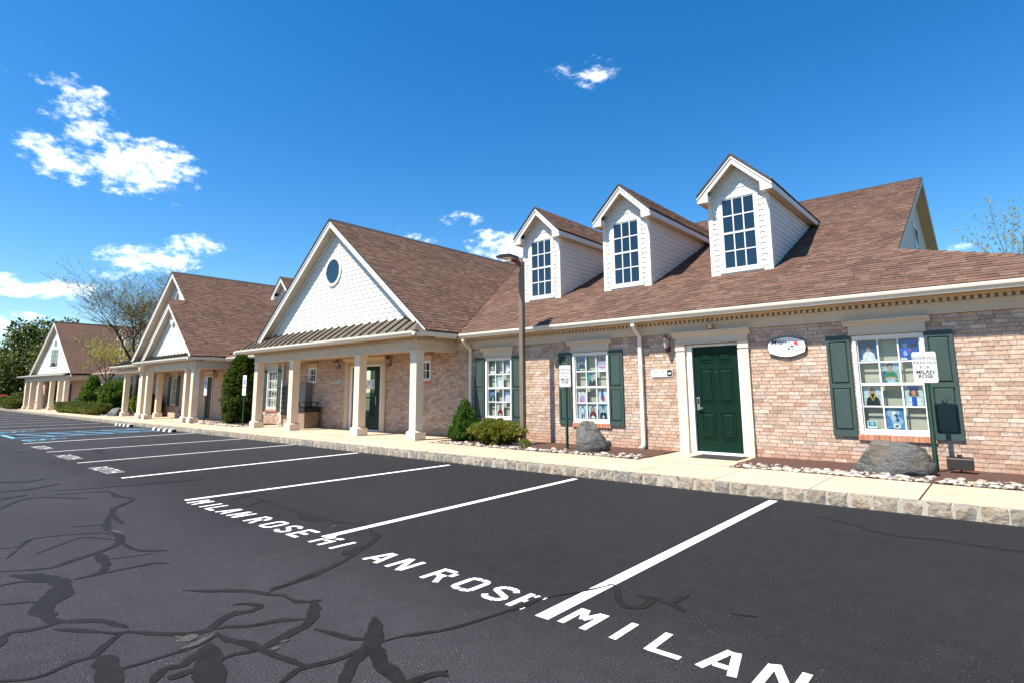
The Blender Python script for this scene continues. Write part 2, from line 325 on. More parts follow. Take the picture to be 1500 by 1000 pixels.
# ------------------------------------------------------------------ mesh helpers
XF = [Matrix.Identity(4)]
class MB:
    def __init__(s): s.v = []; s.f = []; s.m = []
    def add(s, vs, fs, mi=0):
        b = len(s.v); s.v += [tuple(v) for v in vs]
        for f in fs: s.f.append(tuple(b+i for i in f)); s.m.append(mi)
        return s
    def box(s, x0, x1, y0, y1, z0, z1, mi=0, mat=None):
        if x0 > x1: x0, x1 = x1, x0
        if y0 > y1: y0, y1 = y1, y0
        if z0 > z1: z0, z1 = z1, z0
        vs = [(x0,y0,z0),(x1,y0,z0),(x1,y1,z0),(x0,y1,z0),(x0,y0,z1),(x1,y0,z1),(x1,y1,z1),(x0,y1,z1)]
        if mat: vs = [mat @ Vector(v) for v in vs]
        return s.add(vs, [(0,3,2,1),(4,5,6,7),(0,1,5,4),(1,2,6,5),(2,3,7,6),(3,0,4,7)], mi)
    def bev(s, x0, x1, y0, y1, z0, z1, b=.01, mi=0):
        """box with chamfered front (-y) edges"""
        vs = [(x0,y0+b,z0),(x1,y0+b,z0),(x1,y0+b,z1),(x0,y0+b,z1),(x0+b,y0,z0+b),(x1-b,y0,z0+b),(x1-b,y0,z1-b),(x0+b,y0,z1-b),(x0,y1,z0),(x1,y1,z0),(x1,y1,z1),(x0,y1,z1)]
        return s.add(vs, [(4,5,6,7),(0,1,5,4),(1,2,6,5),(2,3,7,6),(3,0,4,7),(1,0,8,9),(2,1,9,10),(3,2,10,11),(0,3,11,8),(8,11,10,9)], mi)
    def prism(s, pts, axis, a0, a1, mi=0):
        """pts 2-D polygon; axis 'x': pts=(y,z); 'y': pts=(x,z); 'z': pts=(x,y)"""
        def P(p, a): return (a,p[0],p[1]) if axis == 'x' else (p[0],a,p[1]) if axis == 'y' else (p[0],p[1],a)
        n = len(pts); vs = [P(p,a0) for p in pts]+[P(p,a1) for p in pts]
        fs = [tuple(range(n))[::-1], tuple(range(n,2*n))]+[(i,(i+1)%n,n+(i+1)%n,n+i) for i in range(n)]
        return s.add(vs, fs, mi)
    def slab(s, pts, off, mi=0):
        """closed sheet: polygon pts (3-D) thickened by vector off"""
        n = len(pts); off = Vector(off); vs = [Vector(p) for p in pts]; vs = vs+[v+off for v in vs]
        return s.add(vs, [tuple(range(n)), tuple(range(n,2*n))[::-1]]+[(i,n+i,n+(i+1)%n,(i+1)%n) for i in range(n)], mi)
    def tube(s, path, r, n=8, mi=0, cap=True, sq=None):
        path = [Vector(p) for p in path]; k = len(path); rs = r if isinstance(r, (list, tuple)) else [r]*k
        vs = []; prev = None
        for i, p in enumerate(path):
            d = (path[min(i+1,k-1)]-path[max(i-1,0)]).normalized()
            a = prev if prev else (Vector((1,0,0)) if abs(d.x) < .8 else Vector((0,0,1)))
            u = (a-d*a.dot(d)).normalized(); v = d.cross(u); prev = u
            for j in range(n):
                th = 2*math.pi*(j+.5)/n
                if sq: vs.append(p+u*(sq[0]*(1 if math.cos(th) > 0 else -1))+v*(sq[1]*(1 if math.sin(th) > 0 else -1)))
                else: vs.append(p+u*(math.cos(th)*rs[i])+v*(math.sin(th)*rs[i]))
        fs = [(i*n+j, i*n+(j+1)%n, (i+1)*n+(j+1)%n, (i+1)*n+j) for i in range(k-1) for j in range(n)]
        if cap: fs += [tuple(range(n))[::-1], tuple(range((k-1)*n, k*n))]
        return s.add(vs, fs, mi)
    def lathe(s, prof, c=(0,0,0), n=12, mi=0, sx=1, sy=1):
        vs = []; k = len(prof)
        for r, z in prof:
            for j in range(n):
                a = 2*math.pi*(j+.5)/n; vs.append((c[0]+sx*r*math.cos(a), c[1]+sy*r*math.sin(a), c[2]+z))
        fs = [(i*n+j, i*n+(j+1)%n, (i+1)*n+(j+1)%n, (i+1)*n+j) for i in range(k-1) for j in range(n)]
        fs += [tuple(range(n))[::-1], tuple(range((k-1)*n, k*n))]
        return s.add(vs, fs, mi)
    def build(s, name, mats, parent=None, smooth=False, bevel=0):
        me = bpy.data.meshes.new(name)
        X = XF[0]
        vs = s.v if X == Matrix.Identity(4) else [tuple(X @ Vector(v)) for v in s.v]
        me.from_pydata(vs, [], s.f)
        if isinstance(mats, str): mats = [mats]
        for k in mats: me.materials.append(M[k])
        if len(mats) > 1: me.polygons.foreach_set('material_index', s.m)
        if smooth: me.polygons.foreach_set('use_smooth', [True]*len(s.f))
        me.update()
        o = bpy.data.objects.new(name, me); C.objects.link(o)
        if bevel:
            b = o.modifiers.new('bevel', 'BEVEL'); b.width = bevel; b.segments = 2; b.limit_method = 'ANGLE'
        if parent: par(o, parent)
        return o
WM = {}
def par(o, p):
    o.parent = p; o.matrix_parent_inverse = WM.get(p.name, Matrix.Identity(4)).inverted()
def tag(o, label, cat, group=None):
    o['label'] = label; o['category'] = cat
    if group: o['group'] = group
    return o
def root(name, loc, label, cat, group=None):
    o = bpy.data.objects.new(name, None); C.objects.link(o); o.location = loc; o.empty_display_size = .2
    WM[o.name] = Matrix.Translation(loc); tag(o, label, cat, group); return o
def struct(o): o['kind'] = 'structure'; return o
def stuff(o): o['kind'] = 'stuff'; return o
def shared(name, me, parent, mw):
    o = bpy.data.objects.new(name, me); C.objects.link(o); o.matrix_basis = mw
    if parent: par(o, parent)
    return o
def textmesh(body, size, align='CENTER', shear=0, bold=0, sp=1.0):
    cu = bpy.data.curves.new('t', 'FONT'); cu.body = body; cu.size = size; cu.align_x = align; cu.shear = shear; cu.offset = bold; cu.space_character = sp; cu.resolution_u = 3
    o = bpy.data.objects.new('t', cu); me = bpy.data.meshes.new_from_object(o)
    bpy.data.objects.remove(o); bpy.data.curves.remove(cu); return me
def text_on_wall(name, body, x, y, z, size, mat, parent, **k):
    """text standing in a wall plane facing -y"""
    me = textmesh(body, size, **k); me.materials.append(M[mat])
    return shared(name, me, parent, Matrix.Translation((x, y, z)) @ Matrix.Rotation(rad(90), 4, 'X'))

# ------------------------------------------------------------------ ground, lot, kerb, pavement
ZS = .155
def yc(x): return 8.14 + max(0., -(x+10.))*.0145
g = MB(); g.add([(-900,-900,-.06),(900,-900,-.06),(900,900,-.06),(-900,900,-.06)], [(0,1,2,3)])
struct(g.build('ground', 'grass'))
lot = MB()
xs = [40, 10, 0, -10, -30, -60, -100]
for a, b in zip(xs, xs[1:]): lot.add([(a,-40,0),(b,-40,0),(b,yc(b)+.1,0),(a,yc(a)+.1,0)], [(0,3,2,1)])
lot = struct(lot.build('parking_lot', 'asphalt'))
def strip(name, pts, width, z, mat, parent, taper=False, jitter=0., seed=0):
    rn = random.Random(seed); b = MB(); P = [Vector((p[0], p[1])) for p in pts]
    if jitter:                                   # resample finely for ragged edges
        Q = [P[0]]; m_ = len(P)
        for k in range(m_-1):
            a, c = P[k], P[k+1]; pa = P[max(0,k-1)]; pc = P[min(m_-1,k+2)]; n = max(2, int((c-a).length/.06))
            for i in range(n):
                u_ = (i+1)/n
                Q.append(.5*((2*a)+(c-pa)*u_+(2*pa-5*a+4*c-pc)*u_*u_+(3*a-pa-3*c+pc)*u_**3))
        P = Q
    n = len(P); vs = []
    for i, q in enumerate(P):
        d = (P[min(i+1,n-1)]-P[max(i-1,0)]).normalized(); nn = Vector((-d.y, d.x))
        w = width/2
        if jitter: w *= 1+jitter*(noise.noise(Vector((q.x*2.1, q.y*2.1, seed)))*1.6+rn.uniform(-.45,.45))
        if taper: w *= min(1, .25+.75*min(i, n-1-i)/(n*.18+.01))
        off = nn*(jitter*width*.4*(noise.noise(Vector((q.x*5, q.y*5, seed+9)))+.8*noise.noise(Vector((q.x*17, q.y*17, seed+3))))) if jitter else Vector((0,0))
        a = q+off+nn*w; c = q+off-nn*w; vs += [(a.x,a.y,z),(c.x,c.y,z)]
    b.add(vs, [(2*i,2*i+1,2*i+3,2*i+2) for i in range(n-1)])
    if jitter:
        lo = [(x_, y_, -.002) for x_, y_, z_ in vs]; k = len(vs)
        b.v += lo
        for i in range(n-1):
            b.f += [(2*i,2*i+2,k+2*i+2,k+2*i), (2*i+3,2*i+1,k+2*i+1,k+2*i+3)]; b.m += [0,0]
    return b.build(name, mat, parent)
# stall lines: (road end px, kerb end px, material)
for a, b, mt, w in [((793,904),(1133,732.5),'paint',.105), ((474,786),(843,700.5),'paint',.10), ((271,732),(658,680.3),'paint',.10), ((178,699.5),(524,662.5),'paint',.10),
                    ((113,677.5),(431,650.5),'paint_old',.09), ((68,661.5),(370,641),'paint_old',.09), ((34,649),(300,632.5),'paint',.09)]:
    A = onz(*a); B = onz(*b); strip('parking_line', [A, B], w, .0016, mt, lot)
for i, X in enumerate((-30.6,-34.0,-37.4,-40.8,-44.2,-47.6,-51.,-54.4,-57.8,-61.2)):
    strip('parking_line', [(X,3.6+.02*i),(X,yc(X)-.25)], .10, .0016, 'paint_old', lot)
# stencilled letters: strokes in a 1 x 1 cell
def bar(a, b, w): return (a, b, w)
ST = {'M': [((.10,0),(.10,1)), ((.90,0),(.90,1)), ((.2,.97),(.5,.45)), ((.8,.97),(.5,.45))], 'I': [((.12,0),(.12,1))], 'L': [((.10,0),(.10,1)), ((.1,.07),(1,.07))],
      'A': [((.08,0),(.42,1)), ((.92,0),(.58,1)), ((.32,.28),(.70,.28))], 'N': [((.10,0),(.10,.95)), ((.90,.05),(.90,1)), ((.16,1),(.84,0))],
      'R': [((.10,0),(.10,1)), ((.22,.93),(.72,.93)), ((.22,.5),(.72,.5)), ((.86,.58),(.86,.86)), ((.55,.42),(.9,0))],
      'O': [((.1,.16),(.1,.84)), ((.9,.16),(.9,.84)), ((.22,.93),(.46,.93)), ((.54,.93),(.78,.93)), ((.22,.07),(.46,.07)), ((.54,.07),(.78,.07)), ((.1,.84),(.22,.93)), ((.9,.84),(.78,.93)), ((.1,.16),(.22,.07)), ((.9,.16),(.78,.07))],
      'S': [((.9,.78),(.72,.93)), ((.72,.93),(.28,.93)), ((.28,.93),(.1,.78)), ((.1,.78),(.1,.64)), ((.1,.64),(.9,.36)), ((.9,.36),(.9,.2)), ((.9,.2),(.72,.07)), ((.72,.07),(.28,.07)), ((.28,.07),(.1,.22))],
      'E': [((.10,0),(.10,1)), ((.22,.93),(.95,.93)), ((.22,.5),(.85,.5)), ((.22,.07),(.95,.07))],
      'e': [((.10,0),(.10,1)), ((.30,.93),(.42,.90)), ((.25,.5),(.36,.5)), ((.62,.93),(.72,.93)), ((.45,.09),(.68,.07))], 'T': [((.5,0),(.5,.86)), ((0,.93),(1,.93))], 'H': [((.10,0),(.10,1)), ((.90,0),(.90,1)), ((.2,.5),(.8,.5))]}
def letter(ch, x, y, w, h, mat, sw=.042):
    b = MB(); z = .0022
    for i, (p, q) in enumerate(ST[ch]):
        P = Vector((x+p[0]*w, y+p[1]*h)); Q = Vector((x+q[0]*w, y+q[1]*h)); d = (Q-P).normalized(); n = Vector((-d.y,d.x))*sw/2
        zz = z+.00006*i
        b.add([(*(P+n),zz),(*(P-n),zz),(*(Q-n),zz),(*(Q+n),zz)], [(0,1,2,3)])
    return b.build('stencil_letter', mat, lot)
for row in ([('M',-8.38),('I',-7.97),('L',-7.79),('A',-7.48),('N',-7.16),('R',-6.72),('O',-6.36),('S',-6.04),('E',-5.74)],
            [('M',-5.30),('I',-4.94),('A',-4.40),('N',-4.08),('R',-3.63),('O',-3.30),('S',-3.0),('e',-2.73)],
            [('M',-2.29),('I',-1.92),('L',-1.69),('A',-1.39),('N',-1.10),('R',-.66),('O',-.33),('S',0),('E',.3)]):
    for i, (ch, x) in enumerate(row):
        letter(ch, x, 3.07, .205, .28, 'paint', .048)
for x0, y0, w in ((-13.75,3.2,.27), (-17.1,3.3,.28), (-20.6,3.42,.28)):
    for i, ch in enumerate('ROTH'): letter(ch, x0+i*.32, y0, .24, .30, 'paint_faded', .05)
# accessible stalls: blue aisle, hatching and symbols
for a, b in (((-27.3,3.75),(-27.3,8.2)), ((-25.0,3.75),(-25.0,8.2)), ((-27.35,3.7),(-24.95,3.7))): strip('aisle_line', [a,b], .13, .0018, 'paint_blue', lot)
for k in range(5): strip('aisle_line', [(-27.2,4.1+k*.85),(-25.1,4.8+k*.85)], .12, .0023, 'paint_blue', lot)
def chair_symbol(cx, cy, s, mat):
    def pl(pts, w): return strip('wheelchair_symbol', [(cx+x*s, cy+y*s) for x, y in pts], w*s, .0020+.0004*random.random(), mat, lot)
    pl([(.42+.30*math.cos(a), .32+.30*math.sin(a)) for a in [math.pi*(.62+1.3*i/14) for i in range(15)]], .09)
    pl([(.34,.92),(.34,.46),(.70,.46),(.84,.08),(.98,.08)], .10); pl([(.34,.72),(.64,.72)], .08)
    pl([(.28,1.02),(.42,1.02)], .14)
chair_symbol(-24.0, 3.7, 1.05, 'paint_blue'); chair_symbol(-29.6, 3.8, 1.05, 'paint_blue')
# tar-sealed cracks traced on the ground: (crop origin, scale, points, width in metres)
def cr(ox, oy, sc, pts): return [onz(ox+x/sc, oy+y/sc) for x, y in pts]
c2 = lambda p: cr(0,740,3.75,p); c3 = lambda p: cr(260,840,3.947,p); c4 = lambda p: cr(250,700,3.75,p); c5 = lambda p: cr(600,780,3.75,p); c6 = lambda p: cr(850,820,3.75,p); c7 = lambda p: cr(1100,680,3.125,p); c8 = lambda p: cr(0,580,5,p)
SEAL = [(c2([(-60,365),(0,362),(150,355),(280,342),(400,300),(560,250),(660,200),(640,150),(590,120),(600,60),(640,10)]),.075), (c2([(400,115),(560,105),(620,70)]),.035), (c2([(-60,240),(0,235),(100,225),(170,185),(370,160),(560,150),(640,165)]),.03),
 (c2([(40,290),(120,220),(170,188)]),.05), (c2([(200,265),(330,215),(460,175),(640,190)]),.03), (c2([(670,205),(760,245),(930,245)]),.05), (c2([(600,295),(850,262)]),.022),
 (c2([(535,265),(585,325),(540,372),(410,405)]),.10), (c2([(410,405),(560,375),(700,345),(850,315),(930,318)]),.05), (c2([(60,382),(200,395),(330,425),(330,480),(235,560),(270,620),(300,655)]),.17), (c2([(0,545),(180,530),(250,540)]),.03),
 (c2([(-60,450),(0,440),(100,420),(260,412)]),.025), (c2([(-40,790),(0,750),(60,700),(150,690),(290,655)]),.08), (c2([(290,640),(420,635),(560,635),(700,670)]),.06), (c2([(300,680),(500,690),(620,700),(720,690)]),.04),
 (c2([(620,712),(720,695),(880,705),(1050,705),(1150,690),(1180,665),(1250,600),(1300,580)]),.045), (c2([(680,690),(560,780),(510,830),(400,860),(250,930),(100,960),(-80,970)]),.055), (c2([(540,830),(590,890),(600,1060)]),.14),
 (c2([(640,905),(900,830),(1080,770),(1180,720)]),.045), (c2([(830,985),(900,900),(1000,880),(1090,800)]),.08), (c2([(1140,760),(1150,830),(1170,900),(1150,1060)]),.12),
 (c3([(30,95),(200,100),(420,100),(520,120),(620,128)]),.05), (c3([(610,120),(660,150),(730,165),(835,150)]),.09), (c3([(515,110),(600,80),(720,40),(840,0)]),.025),
 (c4([(550,610),(720,550),(900,480),(990,430),(1060,380),(1130,320),(1090,270)]),.075), (c4([(1075,262),(1000,245),(920,240),(800,215),(680,180),(600,155),(480,110),(400,92)]),.06), (c4([(700,200),(770,225),(830,240)]),.14), (c4([(940,420),(1000,400),(1060,370)]),.13), (c4([(330,120),(430,92),(520,85)]),.05), (c4([(420,155),(490,130),(580,118)]),.03),
 (c3([(320,180),(400,172),(480,185),(430,215),(300,240),(200,310),(150,330),(-40,352)]),.05), (c3([(160,332),(280,308),(420,300),(600,270),(760,262)]),.06), (c3([(790,150),(775,270),(690,330),(560,390),(470,440)]),.085),
 (c3([(225,340),(290,380),(420,410),(470,440),(560,475),(740,530)]),.075), (c3([(250,500),(330,465),(460,445)]),.04), (c3([(140,430),(185,510),(160,680)]),.16), (c3([(-60,605),(0,590),(130,540)]),.05),
 (c3([(790,320),(900,345),(1000,375),(1110,380)]),.045), (c3([(1140,250),(1140,330),(1125,410),(1015,520),(950,680)]),.11), (c3([(1090,420),(960,485),(740,540),(660,580),(560,660)]),.06), (c3([(1150,420),(1190,520),(1340,680)]),.12),
 (c3([(1180,395),(1280,365),(1400,345),(1500,330)]),.028), (c3([(1340,640),(1440,600),(1560,560)]),.08),
 (c5([(0,570),(230,525),(480,450),(620,400),(760,355),(960,320),(1110,285)]),.03), (c5([(560,430),(640,395),(720,365)]),.06),
 (c6([(150,135),(200,140),(205,190),(230,245),(300,262),(370,245),(385,215),(320,195)]),.055), (c6([(350,200),(420,212),(490,235),(575,200),(600,195)]),.05), (c6([(480,232),(530,255),(575,285)]),.06), (c6([(830,295),(900,303),(975,312)]),.018),
 (c7([(315,237),(420,262),(560,305),(700,330),(870,345),(1060,375),(1250,400),(1500,440)]),.035), (c4([(840,330),(960,350),(1010,340)]),.06),
 (c8([(-100,640),(0,630),(200,625),(330,600)]),.10), (c8([(400,690),(600,680),(850,660),(1100,640),(1500,605)]),.04), (c8([(0,830),(120,770),(300,740),(640,750)]),.05), (c8([(0,700),(130,690),(230,680),(380,650),(440,640)]),.11),
 (c8([(790,690),(870,730),(970,750),(890,800),(830,820),(840,880),(900,930)]),.09), (c8([(400,722),(600,708),(800,695)]),.03), (c8([(-80,770),(60,745),(200,720)]),.08), (c8([(690,390),(740,410),(760,420)]),.16), (c8([(100,415),(200,405)]),.07), (c5([(-60,840),(60,800),(170,775),(215,785)]),.06)]
for i, (pts, w) in enumerate(SEAL): strip('crack_sealant', pts, w*.82, .0030+.00003*i, 'sealant', lot, True, .55, i)
for i, (pts, w) in enumerate([(c2([(1180,710),(1080,760),(990,790)]),.05), (c3([(-10,390),(60,380),(120,352)]),.06), (c3([(590,400),(650,380)]),.03), (c3([(570,425),(560,445)]),.05), (c2([(610,135),(680,155)]),.035), (c2([(960,720),(1040,740)]),.03), (c4([(880,265),(920,262)]),.05), (c4([(960,405),(1000,395)]),.03)]):
    strip('raveled_patch', pts, w, .0052+.0001*i, 'raveled', lot, True, .9, 100+i)

# kerb of granite setts
kb = MB()
for a, b in zip([4,0,-10,-30,-60,-95], [0,-10,-30,-60,-95,-96]):
    kb.add([(a,yc(a)+.012,-.05),(b,yc(b)+.012,-.05),(b,yc(b)+.012,ZS-.012),(a,yc(a)+.012,ZS-.012),(b,yc(b)+.115,ZS-.012),(a,yc(a)+.115,ZS-.012)], [(0,3,2,1),(3,5,4,2)])
kerb = struct(kb.build('kerb', 'mortar'))
def sett(seed, w):
    rn = random.Random(seed); b = MB(); nx, nz = 4, 3; vs = []
    j = lambda s: rn.uniform(-s, s)
    for k in range(nz+1):
        for i in range(nx+1):
            e = (i in (0,nx)) or (k in (0,nz))
            vs.append((-w/2+w*i/nx+j(.006), (.012 if e else 0)+j(.006), -.05+(ZS+.05)*k/nz+(j(.004))))
    top = [(-w/2+w*i/nx+j(.004), .11, ZS+j(.004)) for i in range(nx+1)]
    n = nx+1; fs = [(k*n+i,k*n+i+1,(k+1)*n+i+1,(k+1)*n+i) for k in range(nz) for i in range(nx)]
    t0 = len(vs); vs += top; fs += [(nz*n+i,nz*n+i+1,t0+i+1,t0+i) for i in range(nx)]
    bl = [(-w/2,.11,-.05),(w/2,.11,-.05)]; vs += bl
    fs += [(0,n,2*n,3*n,t0,len(vs)-2), (nx,len(vs)-1,t0+nx,3*n+nx,2*n+nx,n+nx)]
    return b.add(vs, fs)
WS = [.20,.225,.245,.26,.215,.25]
proto = []
for i, w in enumerate(WS*2):
    o = sett(40+i, w); me = bpy.data.meshes.new('sett'); me.from_pydata(o.v, [], o.f); me.materials.append(M['granite']); proto.append((w, me))
x = 1.6; rest = MB(); cnt = 0
while x > -92:
    w, me = random.choice(proto); gap = random.uniform(.012,.042); xc_ = x-w/2
    mw = Matrix.Translation((xc_, yc(xc_)+random.uniform(-.006,.006), random.uniform(-.006,.004))) @ Matrix.Rotation(random.uniform(-.03,.03), 4, 'Z')
    if cnt < 150: shared('granite_sett', me, kerb, mw)
    else: rest.add([mw @ v.co for v in me.vertices], [tuple(pp.vertices) for pp in me.polygons])
    cnt += 1; x -= w+gap
stuff(rest.build('granite_setts_far', 'granite', kerb))

# pavement slabs
pv = MB()
for a, b in zip([4,0,-10,-30,-60,-95], [0,-10,-30,-60,-95,-96]):
    pv.add([(a,yc(a)+.10,ZS-.02),(b,yc(b)+.10,ZS-.02),(b,9.74,ZS-.02),(a,9.74,ZS-.02)], [(0,3,2,1)])
pav = struct(pv.build('pavement', 'joint'))
JX = [3.0,1.58,.34,-.905]+[-2.07-1.27*i for i in range(75)]
for i, (a, b) in enumerate(zip(JX, JX[1:])):
    if b < -62: break
    g0 = .022 if i == 2 else .006
    yi = 9.74
    s_ = MB()
    x0, x1 = b+.006, a-.006
    if i == 2: x0 += .012
    s_.slab([(x0,yc(x0)+.112,ZS),(x1,yc(x1)+.112,ZS),(x1,yi+.03*math.sin(i*2.1),ZS),(x0,yi+.03*math.sin(i*2.1),ZS)], (0,0,-.06))
    s_.build('concrete_slab', 'concrete', pav)
for n_, (x0,x1,y0,y1) in enumerate([(-22.3,-20.2,9.78,11.4),(-20.19,-17.9,9.78,11.4),(-17.89,-15.3,9.78,11.4),(-15.29,-13.2,9.78,11.4),(-13.19,-11.25,9.78,11.4),(-5.32,-3.66,9.78,11.4),(-41,-34.5,9.9,11.6),(-34.49,-30.5,9.9,11.6),(-30.49,-26.4,9.9,11.6),(-73,-52,9.9,13.2)]):
    MB().slab([(x0,y0,ZS+.001),(x1,y0,ZS+.001),(x1,y1,ZS+.001),(x0,y1,ZS+.001)], (0,0,-.06)).build('concrete_slab', 'concrete', pav)
# planting beds
def bed(x0, x1, y0=9.72, y1=11.45):
    b = MB(); nx = max(2, int((x1-x0)/.12)); ny = 14; vs = []
    for j in range(ny+1):
        for i in range(nx+1):
            X = x0+(x1-x0)*i/nx; Y = y0+(y1-y0)*j/ny
            h = .012*noise.noise(Vector((X*5,Y*5,0)))+.012*noise.noise(Vector((X*14,Y*14,3)))
            vs.append((X, Y, ZS-.03+.05*min(1,j/4)+h))
    n = nx+1; b.add(vs, [(j*n+i,j*n+i+1,(j+1)*n+i+1,(j+1)*n+i) for j in range(ny) for i in range(nx)])
    return struct(b.build('planting_bed', 'mulch', None, True))
bedA = bed(-3.66, 2.2); bedB = bed(-11.25, -5.32); bedC = bed(-26.4, -22.3); bedD = bed(-52, -38.5, 9.9, 12.8); bedE = bed(-90, -73, 9.9, 14)
def stone_mesh(seed):
    rn = random.Random(seed); b = MB(); n = 7; prof = [(.12,-.5),(.75,-.32),(1,-.02),(.85,.3),(.45,.48),(.05,.54)]
    b.lathe(prof, n=n); b.v = [tuple(Vector(v)*(1+.28*noise.noise(Vector(v)*1.3+Vector((seed*3.1,0,0))))) for v in b.v]
    me = bpy.data.meshes.new('river_stone'); me.from_pydata(b.v, [], b.f); me.materials.append(M['river_stone'])
    me.polygons.foreach_set('use_smooth', [True]*len(me.polygons)); return me
SM = [stone_mesh(i) for i in range(8)]
def stones(bedo, x0, x1, n, y0=9.78, y1=10.32, smin=.026, smax=.075, joined=False):
    j = MB()
    for i in range(n):
        X = random.uniform(x0,x1); Y = y0+(y1-y0)*random.random()**1.6; s = random.uniform(smin,smax)*(1.1-.3*(Y-y0))
        me = random.choice(SM)
        mw = Matrix.Translation((X,Y,ZS-.005+s*.36)) @ Matrix.Rotation(random.uniform(0,6.3),4,'Z') @ Matrix.Rotation(random.uniform(-.25,.25),4,'X') @ Matrix.Diagonal((s,s*random.uniform(.6,.95),s*random.uniform(.6,.95),1))
        if joined: j.add([mw @ v.co for v in me.vertices], [tuple(p.vertices) for p in me.polygons])
        else: shared('river_stone', me, bedo, mw)
    if joined: stuff(j.build('river_stones', 'river_stone', bedo, True))
stones(bedA, -3.62, .6, 145); stones(bedB, -11.1, -5.38, 130, smin=.025, smax=.07); stones(bedA, -3.6, .7, 260, joined=True, smin=.02, smax=.045); stones(bedB, -11.1, -5.36, 260, joined=True, smin=.02, smax=.04)
stones(bedC, -26.3, -22.4, 160, joined=True); stones(bedD, -50, -39, 160, joined=True, y0=9.95, y1=10.4)

# ------------------------------------------------------------------ building helpers
YW = 11.4
def rects(x0, x1, z0, z1, ops):
    """split a rectangle around openings"""
    out = [(x0,x1,z0,z1)]
    for (a,b,c,d) in ops:
        nx = []
        for (p,q,r,s) in out:
            if b <= p or a >= q or d <= r or c >= s: nx.append((p,q,r,s)); continue
            if a > p: nx.append((p,a,r,s))
            if b < q: nx.append((b,q,r,s))
            m0, m1 = max(a,p), min(b,q)
            if c > r: nx.append((m0,m1,r,c))
            if d < s: nx.append((m0,m1,d,s))
        out = nx
    return out
BRICKS = []
brick_me = None
def brick_wall(parent, x0, x1, z0, z1, ops, Y, name='wall', geo=True, mat='brick_mortar', indiv=None):
    b = MB()
    for (p,q,r,s) in rects(x0,x1,z0,z1,ops): b.box(p,q,Y+.006,Y+.16,r,s)
    w = b.build(name, mat if geo else 'brick_far', parent)
    if not geo: return w
    j = MB(); lst = []
    CH, BL, G = .0677, .2032, .0095
    k = 0; z = z0
    while z < z1-.02:
        za, zb = z+G/2, min(z+CH-G/2, z1)
        x = x0-(BL/2 if k % 2 else 0)-.04*(k % 3)
        while x < x1:
            xa, xb = max(x+G/2,x0), min(x+BL-G/2,x1)
            if xb-xa > .025:
                for (p,q,r,s) in rects(xa,xb,za,zb,ops):
                    if q-p > .02 and s-r > .015: lst.append((p,q,r,s))
            x += BL
        z += CH; k += 1
    for r in lst:
        full = abs((r[1]-r[0])-(BL-G)) < 1e-4 and abs((r[3]-r[2])-(CH-G)) < 1e-4
        if indiv and full and indiv(r): BRICKS.append((w,r,Y)); continue
        y0 = Y-.004-random.random()*.006
        b0 = len(j.v); p,q,u,v = r
        j.v += [(p,y0,u),(q,y0,u),(q,y0,v),(p,y0,v),(p,Y+.006,u),(q,Y+.006,u),(q,Y+.006,v),(p,Y+.006,v)]
        for f in ((0,1,2,3),(0,4,5,1),(1,5,6,2),(2,6,7,3),(3,7,4,0)): j.f.append(tuple(b0+i for i in f)); j.m.append(0)
    stuff(j.build('bricks', 'brick', w))
    return w
# shingle courses on a slope
EXP = .142
def shingles(parent, O, u, v, U, V, keep, name='shingles', indiv=None, umax=None):
    O = Vector(O); u = Vector(u).normalized(); v = Vector(v).normalized(); n = u.cross(v).normalized()
    if n.z < 0: n = -n
    j = MB(); rn = random.Random(int(abs(O.x)*100)+5); k = 0
    vv = 0.
    while vv < V:
        uu = -rn.random()*.3
        while uu < U:
            w = rn.choice((.10,.14,.17,.21,.26,.32))
            a, b = max(0,uu), min(U,uu+w-.004)
            if umax: b = min(b, umax(O+v*(vv+EXP*.5)))
            if b-a > .02 and keep(O+u*((a+b)/2)+v*(vv+EXP*.5)):
                th = rn.choice((.006,.007,.011,.013))
                top = min(V, vv+EXP*1.1)
                if indiv and indiv(O+u*((a+b)/2)+v*vv) and len(SHL) < 300:
                    SHL.append((O+u*a+v*vv, u, v, n, b-a, th))
                else:
                    A = O+u*a+v*vv; B = O+u*b+v*vv; D = O+u*b+v*top; E_ = O+u*a+v*top
                    b0 = len(j.v)
                    j.v += [tuple(A+n*.002),tuple(B+n*.002),tuple(A+n*(.004+th)),tuple(B+n*(.004+th)),tuple(D+n*.0035),tuple(E_+n*.0035)]
                    for f in ((0,1,3,2),(2,3,4,5),(1,4,3),(0,2,5)): j.f.append(tuple(b0+i for i in f)); j.m.append(0)
            uu += w
        vv += EXP; k += 1
    return stuff(j.build(name, 'shingle', parent))
SHL = []
def gutter_run(parent, x0, x1, Y, z, mat='gutter'):
    """K-style gutter along x with its front lip at Y and top at z"""
    pr = [(Y+.12,z-.115),(Y+.035,z-.115),(Y+.03,z-.085),(Y+.005,z-.05),(Y,z-.03),(Y,z),(Y+.014,z),(Y+.014,z-.03),(Y+.042,z-.105),(Y+.12,z-.105),(Y+.12,z)]
    pr = [(Y+.13,z-.115),(Y+.04,z-.115),(Y+.032,z-.08),(Y+.006,z-.055),(Y,z-.028),(Y,z),(Y+.13,z-.004)]
    return MB().prism(pr, 'x', x0, x1).build('gutter', mat, parent)
def gutter_side(parent, y0, y1, X, z, sgn=1, mat='gutter'):
    pr = [(X-sgn*.13,z-.115),(X-sgn*.04,z-.115),(X-sgn*.032,z-.08),(X-sgn*.006,z-.055),(X,z-.028),(X,z),(X-sgn*.13,z-.004)]
    return MB().prism(pr, 'y', y0, y1).build('gutter', mat, parent)
